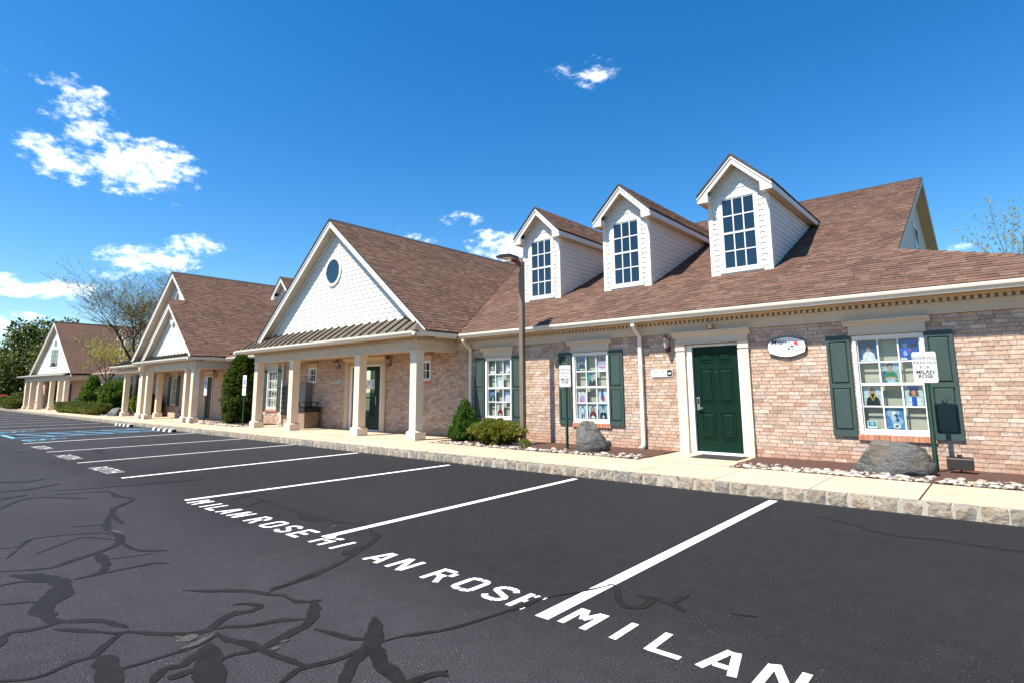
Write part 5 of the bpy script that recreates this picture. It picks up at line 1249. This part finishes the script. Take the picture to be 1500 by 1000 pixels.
MB().tube([(cx-.17,YW-.0565,cz-.085),(cx-.05,YW-.0565,cz-.02),(cx+.05,YW-.0565,cz+.04),(cx+.14,YW-.0565,cz+.065)], .0035, 5).build('rose_stem', 'sign_ink', fc)
b = MB(); disc(b, cx+.165, cz+.065, .035, .028, YW-.059, YW-.0562, 10); disc(b, cx+.185, cz+.04, .018, .03, YW-.0600, YW-.0565, 8); b.build('rose_flower', 'sign_red', fc)
b = MB(); b.prism([(cx+.03,cz+.0),(cx+.06,cz-.02),(cx+.045,cz-.07),(cx+.025,cz-.04)], 'y', YW-.0585, YW-.0562); b.prism([(cx+.06,cz+.02),(cx+.10,cz+.03),(cx+.13,cz+.01),(cx+.09,cz-.005)], 'y', YW-.0585, YW-.0562); b.build('rose_leaf', 'sign_ink', fc)
# small plaque by the lantern
r = root('door_plaque', (-5.575,YW,1.71), 'small white name plaque with black number square under the copper lantern', 'sign')
pf = MB().box(-5.815,-5.335,YW-.028,YW-.012,1.71,1.865).build('plate', 'sign_white', r)
MB().box(-5.455,-5.345,YW-.030,YW-.0285,1.72,1.855).build('number_square', 'black', pf)
text_on_wall('lettering', 'Milan', -5.79, YW-.0295, 1.80, .055, 'sign_blue', pf, align='LEFT', shear=.3); text_on_wall('lettering', 'Rose', -5.63, YW-.0295, 1.745, .055, 'sign_grey', pf, align='LEFT', shear=.3)
MB().tube([(-5.68,YW-.029,1.77),(-5.55,YW-.029,1.82)], .003, 4).build('rose_stem', 'sign_ink', pf); MB().box(-5.56,-5.53,YW-.0305,YW-.0285,1.81,1.835).build('rose_flower', 'sign_red', pf)
MB().box(-5.43,-5.37,YW-.0315,YW-.0302,1.765,1.80).build('number_mark', 'sign_white', pf)
r = root('suite_plaque', (-18.07,YW,1.74), 'grey suite plaque on porch wall below the lantern', 'sign'); pf = MB().box(-18.28,-17.87,YW-.025,YW-.01,1.745,1.86).build('plate', 'print_pale', r); MB().box(-18.24,-17.91,YW-.027,YW-.0255,1.79,1.815).build('text_line', 'sign_grey', pf)
# security light over the door
r = root('security_light', (-4.46,YW-.05,2.63), 'small cream security light on the frieze above the green door', 'light fitting')
MB().bev(-4.53,-4.39,YW-.16,YW-.048,2.645,2.735,.01).build('housing', 'cream', r); MB().box(-4.505,-4.465,YW-.165,YW-.161,2.665,2.70).build('lens', 'black', r)
# lamp post
r = root('lamp_post', (-8.83,10.6,ZS), 'tall bronze square lamp post with flat lamp head in front of the brick wall', 'lamp post')
x_, y_ = -8.83, 10.6
bs = MB().box(x_-.2,x_+.2,y_-.2,y_+.2,ZS-.1,ZS+.07).build('footing', 'concrete', r, bevel=.01)
MB().box(x_-.115,x_+.115,y_-.115,y_+.115,ZS+.071,ZS+.10).build('base_plate', 'bronze', r)
MB().box(x_-.058,x_+.058,y_-.058,y_+.058,ZS+.10,4.60).build('pole', 'bronze', r, bevel=.008)
MB().tube([(x_,y_-.03,4.50),(x_-.02,y_-.16,4.58),(x_-.05,y_-.30,4.62)], .05, 4, sq=(.035,.05)).build('arm', 'rust', r)
hd_ = MB(); hm = Matrix.Translation((x_-.03,y_-.48,4.65)) @ Matrix.Rotation(rad(14), 4, 'Z') @ Matrix.Rotation(rad(4), 4, 'X')
hd_.add([hm @ Vector(v) for v in ((-.19,-.26,-.045),(.19,-.26,-.045),(.19,.24,-.045),(-.19,.24,-.045),(-.19,-.26,0),(.19,-.26,0),(.19,.24,0),(-.19,.24,0),(-.12,-.16,.05),(.12,-.16,.05),(.12,.20,.05),(-.12,.20,.05))], [(0,3,2,1),(0,1,5,4),(1,2,6,5),(2,3,7,6),(3,0,4,7),(4,5,9,8),(5,6,10,9),(6,7,11,10),(7,4,8,11),(8,9,10,11)])
hd_ = hd_.build('lamp_head', 'bronze_dark', r); lz = MB(); lz.box(-.16,.16,-.22,.20,-.052,-.046, mat=hm); lz.build('lens', 'lamp_glass', hd_)
# boulders
def boulder(name, c, size, label, seed, sharp=.35, cuts=9, prof=None):
    rn = random.Random(seed); b = MB(); nu, nv = 40, 22; vs = []
    planes = []
    for i in range(cuts):
        n = Vector((rn.uniform(-1,1),rn.uniform(-1,.6),rn.uniform(-.3,1))).normalized(); planes.append((n, rn.uniform(.62,.92)))
    for j in range(nv+1):
        for i in range(nu):
            th = 2*math.pi*i/nu; ph = math.pi*j/nv
            d = Vector((math.sin(ph)*math.cos(th),math.sin(ph)*math.sin(th),math.cos(ph)))
            rr = 1.
            for n, k in planes:
                q = d.dot(n)
                if q > .05: rr = min(rr, k/q)
            rr *= 1+.09*noise.noise(d*2.5+Vector((seed,0,0)))+.075*abs(noise.noise(Vector((d.x*4,d.y*4,d.z*9+d.x*3))+Vector((seed,5,0))))+.04*noise.noise(d*9)+.025*noise.noise(d*20)
            v = d*rr
            if prof: v.z *= prof(v.x)
            vs.append((c[0]+v.x*size[0], c[1]+v.y*size[1], c[2]+v.z*size[2]))
    fs = [(j*nu+i,(j+1)*nu+i,(j+1)*nu+(i+1)%nu,j*nu+(i+1)%nu) for j in range(nv) for i in range(nu)]
    b.add(vs, fs); o = b.build(name, 'boulder', None, True)
    o.data.polygons.foreach_set('use_smooth', [True]*len(o.data.polygons))
    return tag(o, label, 'boulder')
boulder('boulder', (-1.42,10.52,.28), (.54,.40,.47), 'long grey boulder with sloping top below the shuttered window by the parking sign', 11, cuts=10, prof=lambda x: 1.0-.22*x)
boulder('boulder', (-6.86,10.50,.36), (.40,.38,.52), 'rounded grey boulder in front of the window next to the downspout', 23, cuts=9)
boulder('boulder', (-39.6,10.35,.25), (.75,.45,.38), 'pale grey boulder among stones at the end of the low hedge', 31, cuts=9)
# ground floodlight
r = root('ground_floodlight', (-.64,11.05,ZS), 'dark brown landscape floodlight on mulch against the brick wall', 'floodlight')
MB().tube([(-.64,11.05,ZS-.02),(-.64,11.05,ZS+.10)], .014, 6).build('stake', 'bronze_dark', r)
MB().prism([(10.92,ZS+.07),(10.94,ZS+.235),(11.05,ZS+.25),(11.12,ZS+.18),(11.10,ZS+.09)], 'x', -.80, -.48).build('housing', 'bronze_dark', r, bevel=.012)
MB().box(-.67,-.61,10.97,11.06,ZS+.235,ZS+.285).build('bracket', 'bronze_dark', r)
# door mat
tag(MB().box(-4.70,-3.82,10.62,11.24,ZS+.002,ZS+.016).build('door_mat', 'rubber', None, bevel=.004), 'black rubber mat on concrete in front of the green door', 'mat')
# litter bin and wall cabinets in the porch
r = root('litter_bin', (-19.3,10.95,ZS), 'pebbled concrete litter bin with black ashtray lid in the porch', 'litter bin')
MB().box(-19.58,-19.02,10.67,11.23,ZS+.001,.74).build('body', 'aggregate', r, bevel=.015)
b = MB(); b.box(-19.62,-18.98,10.63,11.27,.745,.90); b.box(-19.54,-19.06,10.71,11.19,.901,.93); b.build('lid', 'black', r, bevel=.012)
b = MB()
for (xx,yy) in ((-19.52,10.73),(-19.08,10.73),(-19.52,11.17),(-19.08,11.17)): b.box(xx-.015,xx+.015,yy-.015,yy+.015,.93,1.06)
b.box(-19.57,-19.03,10.68,11.22,1.061,1.09); b.build('hood', 'black', r)
r = root('electrical_cabinet', (-20.1,11.2,.55), 'tall grey metal cabinet on porch wall behind the litter bin', 'cabinet'); MB().box(-20.38,-19.80,11.12,YW-.01,.56,1.80).build('body', 'metal_grey', r, bevel=.008); MB().box(-20.36,-19.82,11.105,11.118,.58,1.78).build('door', 'metal_grey', r)
r = root('mailbox_panel', (-21.85,11.3,.5), 'dark grey mailbox panel on brick between porch column and shuttered window', 'mailbox'); pb = MB().box(-22.0,-21.62,YW-.09,YW-.01,.52,1.72).build('case', 'metal_grey', r)
for i in range(6):
    for j in range(2): MB().box(-21.985+j*.18,-21.985+j*.18+.165,YW-.098,YW-.091,.55+i*.19,.55+i*.19+.17).build('mailbox_door', 'bronze_dark', pb)
# wheel stops
def wheel_stop(x0, x1, y, label):
    r = root('wheel_stop', ((x0+x1)/2,y,0), label, 'wheel stop', 'rubber wheel stops at the accessible stalls')
    MB().prism([(y-.075,.002),(y+.075,.002),(y+.05,.10),(y-.05,.10)], 'x', x0, x1).build('body', 'rubber', r)
    n = 4; w = (x1-x0)/n
    for i in range(n):
        a = x0+i*w+w*.28; c = a+w*.42; e = .003
        MB().prism([(y-.075-e,.004),(y+.075+e,.004),(y+.05+e,.10+e),(y-.05-e,.10+e)], 'x', a, c).build('stripe', 'sign_white', r)
wheel_stop(-25.85,-23.5,8.02,'black and white striped wheel stop beside the white stall line')
wheel_stop(-31.1,-28.8,8.12,'black and white striped wheel stop beyond the blue hatched aisle')

# ================================================================== plants
def leaf_cloud(pts, size, rn, up=.3, aspect=.5, droop=0.):
    b = MB()
    for (p, n) in pts:
        s = size*rn.uniform(.6,1.35)
        d = (n+Vector((rn.uniform(-1,1),rn.uniform(-1,1),rn.uniform(-1,1)))*.9+Vector((0,0,up))).normalized()
        a = d.cross(Vector((rn.uniform(-1,1),rn.uniform(-1,1),rn.uniform(-1,1))))
        if a.length < 1e-3: continue
        a = a.normalized()*s*aspect*.5; e = d*s
        b0 = len(b.v); b.v += [tuple(p), tuple(p+e*.5+a), tuple(p+e), tuple(p+e*.5-a)]; b.f.append((b0,b0+1,b0+2,b0+3)); b.m.append(0)
    return b
def shrub(name, c, rx, ry, h, n, size, mat, label, cat, shape='round', seed=1, group=None, core=True, clump=.22, freq=3.0, aspect=.5):
    rn = random.Random(seed); c = Vector(c); r = root(name, c, label, cat, group)
    def rad_at(t, th):
        if shape == 'cone': k = (1-t)**.78*(.55+.45*min(1,t*5+.25)) if t < .98 else .02
        elif shape == 'spire': k = min(1,(1-t)*2.6)**.72*(.72+.28*min(1,t*4))*(1-.25*t)
        elif shape == 'flat': k = (1-abs(2*t-1)**4)**.5
        else: k = math.sqrt(max(0,1-(2*max(t,.12)-1.02)**2))*.96+.05
        q = Vector((math.cos(th)*freq*.8,math.sin(th)*freq*.8,t*h*freq/.8))+Vector((seed*7.,0,0))
        return k*(1+clump*noise.noise(q)*1.6+clump*.6*noise.noise(q*2.7))
    pts = []
    for i in range(n):
        t = rn.random() if shape not in ('cone','spire') else 1-math.sqrt(rn.random()*.98+.0)*1.0
        if shape == 'spire': t = rn.random()**1.25
        th = rn.uniform(0,2*math.pi); k = rad_at(t,th); f = 1-.38*rn.random()**2.2
        d = Vector((math.cos(th)*rx*k*f, math.sin(th)*ry*k*f, h*t+.03))
        nn_ = Vector((math.cos(th),math.sin(th),.25+(t-.4) if shape != 'cone' else .35))
        pts.append((c+d, nn_))
    if shape in ('round','flat'):                # crown top
        for i in range(n//3):
            th = rn.uniform(0,2*math.pi); q = math.sqrt(rn.random()); k = rad_at(.5,th)
            zz = h*(.5+.5*math.sqrt(max(0,1-q*q)) if shape == 'round' else .93)*(1+clump*.8*noise.noise(Vector((math.cos(th)*q*3,math.sin(th)*q*3,seed*3.))))
            pts.append((c+Vector((math.cos(th)*rx*q*k,math.sin(th)*ry*q*k,zz)), Vector((0,0,1))))
    leaf_cloud(pts, size, rn, aspect=aspect).build('foliage', mat, r)
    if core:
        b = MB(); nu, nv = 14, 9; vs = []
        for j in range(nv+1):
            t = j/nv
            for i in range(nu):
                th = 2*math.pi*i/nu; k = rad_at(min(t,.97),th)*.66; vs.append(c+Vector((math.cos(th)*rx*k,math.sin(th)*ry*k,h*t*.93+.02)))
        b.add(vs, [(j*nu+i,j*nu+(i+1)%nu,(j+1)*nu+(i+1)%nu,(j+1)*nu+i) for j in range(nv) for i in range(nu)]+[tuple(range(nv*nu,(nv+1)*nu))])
        b.build('dark_core', 'leaf_core', r, True)  # solid filler core blocking see-through, with the inner shade put into its colour
    return r
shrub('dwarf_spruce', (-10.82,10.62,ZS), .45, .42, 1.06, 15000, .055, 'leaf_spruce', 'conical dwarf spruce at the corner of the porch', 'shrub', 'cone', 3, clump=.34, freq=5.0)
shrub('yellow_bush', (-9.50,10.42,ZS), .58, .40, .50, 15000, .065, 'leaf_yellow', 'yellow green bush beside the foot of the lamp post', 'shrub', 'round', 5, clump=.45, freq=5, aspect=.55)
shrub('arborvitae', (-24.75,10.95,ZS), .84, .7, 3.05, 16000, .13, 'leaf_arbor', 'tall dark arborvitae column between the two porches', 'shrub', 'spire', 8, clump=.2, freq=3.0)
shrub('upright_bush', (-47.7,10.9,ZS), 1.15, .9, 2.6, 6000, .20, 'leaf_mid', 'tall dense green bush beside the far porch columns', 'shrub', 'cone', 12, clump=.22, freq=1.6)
shrub('upright_bush', (-43.2,11.2,ZS), 1.15, .9, 1.95, 6000, .19, 'leaf_mid', 'rounded green bush in front of shuttered window of the far range', 'shrub', 'round', 14, clump=.28, freq=1.6)
for k, (hx, hw) in enumerate(((-50.6,2.2),(-47.2,2.6),(-43.6,2.4))): shrub('low_hedge', (hx,10.25,ZS), hw, .6, .62, 5000, .13, 'leaf_hedge', ('low clipped olive hedge end beside the far porch','middle stretch of low clipped olive hedge','low clipped olive hedge end nearest the pale boulder')[k], 'hedge', 'flat', 20+k, 'low hedges along the far bed', clump=.10, freq=1.2)
shrub('lime_bush', (-38.6,11.35,ZS), .8, .55, 1.1, 4000, .12, 'leaf_lime', 'bright lime green bush left of the slim porch column', 'shrub', 'round', 31, freq=2)
shrub('olive_bush', (-37.1,11.25,ZS), .85, .5, 1.1, 4000, .12, 'leaf_hedge', 'dark olive bush between porch columns of the double gabled building', 'shrub', 'round', 33, freq=2)
for k, (hx, yy, hw, hh) in enumerate(((-75.5,10.6,2.0,1.0),(-71.5,10.9,1.6,1.35),(-68.5,10.0,1.7,.7))): shrub('clipped_hedge', (hx,yy,ZS), hw, .8, hh, 2600, .18, 'leaf_hedge', ('square clipped hedge at the far end of the row','taller clipped hedge beside the far porch','low mounded hedge in front of the far porch columns')[k], 'hedge', 'flat', 40+k, 'clipped hedges by the far porch', clump=.1, freq=1)
shrub('grass_tuft', (-8.28,10.0,ZS), .10, .09, .16, 260, .05, 'leaf_yellow', 'small weed tuft growing among the stones near the lamp post', 'plant', 'round', 51, core=False, freq=5)
# trees
def tree(base, h, label, seed, leafmat_, nleaf, lsize, spread=.55, levels=5, bark='bark', trunk=.16, group=None, lean=(0,0), name='tree', fork=.28, dens=1.0):
    rn = random.Random(seed); base = Vector(base); r = root(name, base, label, 'tree', group)
    b = MB(); tips = []
    def grow(p, d, L_, rr, lv):
        n = 4 if lv > 1 else 3; path = [p]; rs = [rr]; q = p.copy(); dd = d.copy()
        for i in range(n):
            dd = (dd+Vector((rn.uniform(-1,1),rn.uniform(-1,1),rn.uniform(-.5,.8)))*.14).normalized(); q = q+dd*L_/n; path.append(q.copy()); rs.append(max(.004, rr*(1-.62*(i+1)/n)))
            if lv <= 2: tips.append((q.copy(), dd.copy()))
            if lv > 0 and i >= 1:
                for k in range(1 if rn.random() < .75*dens else 2):
                    a = rn.uniform(0,6.28); s = Vector((math.cos(a),math.sin(a),rn.uniform(-.1,.7)))
                    nd = (dd*(1-spread)+s*spread).normalized(); grow(q.copy(), nd, L_*rn.uniform(.52,.74), rs[-1]*.62, lv-1)
        b.tube(path, rs, 5 if lv >= levels-1 else 3, cap=False)
        if lv > 0: grow(q, (dd+Vector((rn.uniform(-.3,.3),rn.uniform(-.3,.3),.1))).normalized(), L_*.7, rs[-1], lv-1)
    d0_ = Vector((lean[0],lean[1],1)).normalized()
    b.tube([base-Vector((0,0,.2)), base+d0_*h*fork*.5, base+d0_*h*fork], [trunk*1.25,trunk,trunk*.9], 8)
    for k in range(5):
        a = 6.28*k/5+rn.uniform(-.4,.4); grow(base+d0_*h*fork*(.85+.15*rn.random()), (Vector((math.cos(a)*spread,math.sin(a)*spread,.75))+d0_*.3).normalized(), h*.30, trunk*.55, levels-2)
    b.build('trunk', bark, r, True)
    pts = [(lambda t_: (t_[0]+Vector((rn.uniform(-1,1),rn.uniform(-1,1),rn.uniform(-1,1)))*lsize*1.2, t_[1]))(rn.choice(tips)) for i in range(nleaf)]
    leaf_cloud(pts, lsize, rn, .1).build('crown', leafmat_, r)
    return r
tree((-41.3,11.7,0), 10.2, 'spreading spring tree with sparse yellow green leaves behind the double gable', 5, 'leaf_spring', 5200, .10, .62, 6, 'bark_dark', .18, dens=.4, fork=.30, name='spring_tree')
tree((-46.6,11.5,0), 5.6, 'small yellow green tree in front of the far range roof', 17, 'leaf_spring', 2600, .12, .62, 5, 'bark_dark', .08, fork=.42, name='young_tree')
def leafy(base, h, w, label, seed, mat, n=5000, size=.45, group='trees behind the far building', conif=False):
    rn = random.Random(seed); base = Vector(base); r = root('background_tree' if not conif else 'conifer_tree', base, label, 'tree', group)
    b = MB(); b.tube([base-Vector((0,0,.3)), base+Vector((0,0,h*.4)), base+Vector((0,0,h*.8))], [h*.022,h*.016,h*.006], 7)
    blobs = []
    if conif:
        pts = []
        for i in range(n):
            t = rn.random()**.8; th = rn.uniform(0,6.28); k = (1-t)*(1+.35*math.sin(t*38+th)); q = rn.random()**.4
            pts.append((base+Vector((math.cos(th)*w*k*q,math.sin(th)*w*k*q,h*(.08+.92*t))), Vector((math.cos(th),math.sin(th),-.2))))
    else:
        for i in range(26):
            a = rn.uniform(0,6.28); q = rn.random()**.6; z_ = rn.uniform(.08,.95); k = max(.25, math.sin(math.pi*min(1,max(0,(z_-.05)/.95))))**.6
            cpt = base+Vector((math.cos(a)*w*q*k,math.sin(a)*w*q*k,h*z_)); blobs.append((cpt, w*rn.uniform(.22,.42)))
            b.tube([base+Vector((0,0,h*.3*z_)), base.lerp(cpt,.55)+Vector((0,0,h*.12)), cpt], [h*.008,h*.005,.02], 4)
        pts = []
        for i in range(n):
            cpt, rr = rn.choice(blobs); d = Vector((rn.gauss(0,1),rn.gauss(0,1),rn.gauss(0,1))).normalized(); pts.append((cpt+d*rr*rn.random()**.35, d))
    b.build('trunk', 'bark', r, True)
    leaf_cloud(pts, size, rn, .1, .6).build('crown', mat, r)
leafy((-104,22,-.06), 12.0, 6.0, 'tall olive green tree behind the flag at the far end', 61, 'leaf_dark', 7000, .5)
leafy((-118,17,-.06), 12.0, 6.5, 'broad olive green tree beyond the far end of the lot', 62, 'leaf_dark', 7000, .5)
leafy((-96,27,-.06), 11.5, 4.5, 'dark conifer rising behind the far white gable', 63, 'leaf_conifer', 7000, .5, conif=True)
leafy((-101,31,-.06), 12.5, 4.5, 'dark pointed conifer between olive trees and far gable', 64, 'leaf_conifer', 7000, .5, conif=True)
leafy((-128,10,-.06), 11.0, 6.5, 'rounded olive tree at the end of the parking lot', 65, 'leaf_dark', 6000, .5)
leafy((-112,28,-.06), 11.0, 6.0, 'shaded olive tree set back behind the conifers', 66, 'leaf_dark', 6000, .5)
leafy((-140,-2,-.06), 13.0, 7.0, 'olive tree beyond the open side of the lot', 67, 'leaf_dark', 5000, .55)
leafy((-130,26,-.06), 14.0, 7.0, 'wide olive tree farthest behind the lot', 68, 'leaf_dark', 5000, .55)
for k, (tx, ty, th_) in enumerate(((ony(1512,400,46).x,46,12.2),(ony(1570,400,50).x,50,13),(ony(1630,400,52).x,52,13))): tree((tx,ty,0), th_, ('slender bare tree with young leaves behind the hip roof','tall sparse tree behind the hip roof','sparse spring tree farther along behind the hip roof')[k], 80+k, 'leaf_spring', 1300, .16, .28, 4, 'bark_dark', .13, 'sparse trees behind the roof', fork=.45)
# banner on a pole and parked car at the far end
r = root('banner_pole', (-80,9.75,ZS), 'small blue banner on a thin pole at the far end of the pavement', 'flag'); MB().tube([(-80,9.75,ZS),(-80,9.75,3.6)], .035, 6).build('pole', 'bronze_dark', r); MB().box(-79.9,-79.3,9.74,9.76,1.9,3.5).build('banner', 'print_sky', r)
def car(x, y, label):
    r = root('parked_car', (x,y,0), label, 'car')
    pr_ = [(-2.2,.35),(2.2,.35),(2.25,.7),(1.9,.85),(1.2,.92),(.6,1.4),(-1.0,1.42),(-1.7,.98),(-2.2,.9),(-2.28,.6)]
    bd = MB().prism([(x+a,z_) for a, z_ in pr_], 'y', y-.85, y+.85).build('body', 'car_red', r, bevel=.06)
    for s in (-1,1): MB().prism([(x+.95,.95),(x+.52,1.33),(x-.95,1.35),(x-1.45,1.0)], 'y', y+s*.852, y+s*.862).build('side_window', 'glass_dark', bd)
    for wx in (-1.4,1.4):
        for s in (-1,1):
            w_ = MB(); disc(w_, x+wx, .33, .33, .33, y+s*.70, y+s*.88, 18); w_ = w_.build('wheel', 'rubber', r); w2 = MB(); disc(w2, x+wx, .33, .2, .2, y+s*.881, y+s*.89, 14); w2.build('hubcap', 'steel', w_)
    for s in (-1,1): MB().box(x+2.2,x+2.27,y+s*.5-.15,y+s*.5+.15,.62,.75).build('headlight', 'lamp_glass', r)
car(-97, 12.3, 'red parked car at the far end of the lot in front of dark trees')

# woods closing the far end of the lot
rn = random.Random(99); pts = []
for i in range(26000):
    a = rn.random(); X = -150+rn.uniform(-8,8)+18*a; Y = -75+150*a; hmax = 7+2.5*noise.noise(Vector((Y*.12,0,0)))
    z_ = rn.random()*hmax; pts.append((Vector((X,Y,z_)), Vector((1,rn.uniform(-1,1),.4))))
wd = stuff(leaf_cloud(pts, .8, rn, .1, .7).build('far_woods', 'leaf_dark')); wd['label'] = 'dark olive woods closing the far end of the lot'; wd['category'] = 'woods'
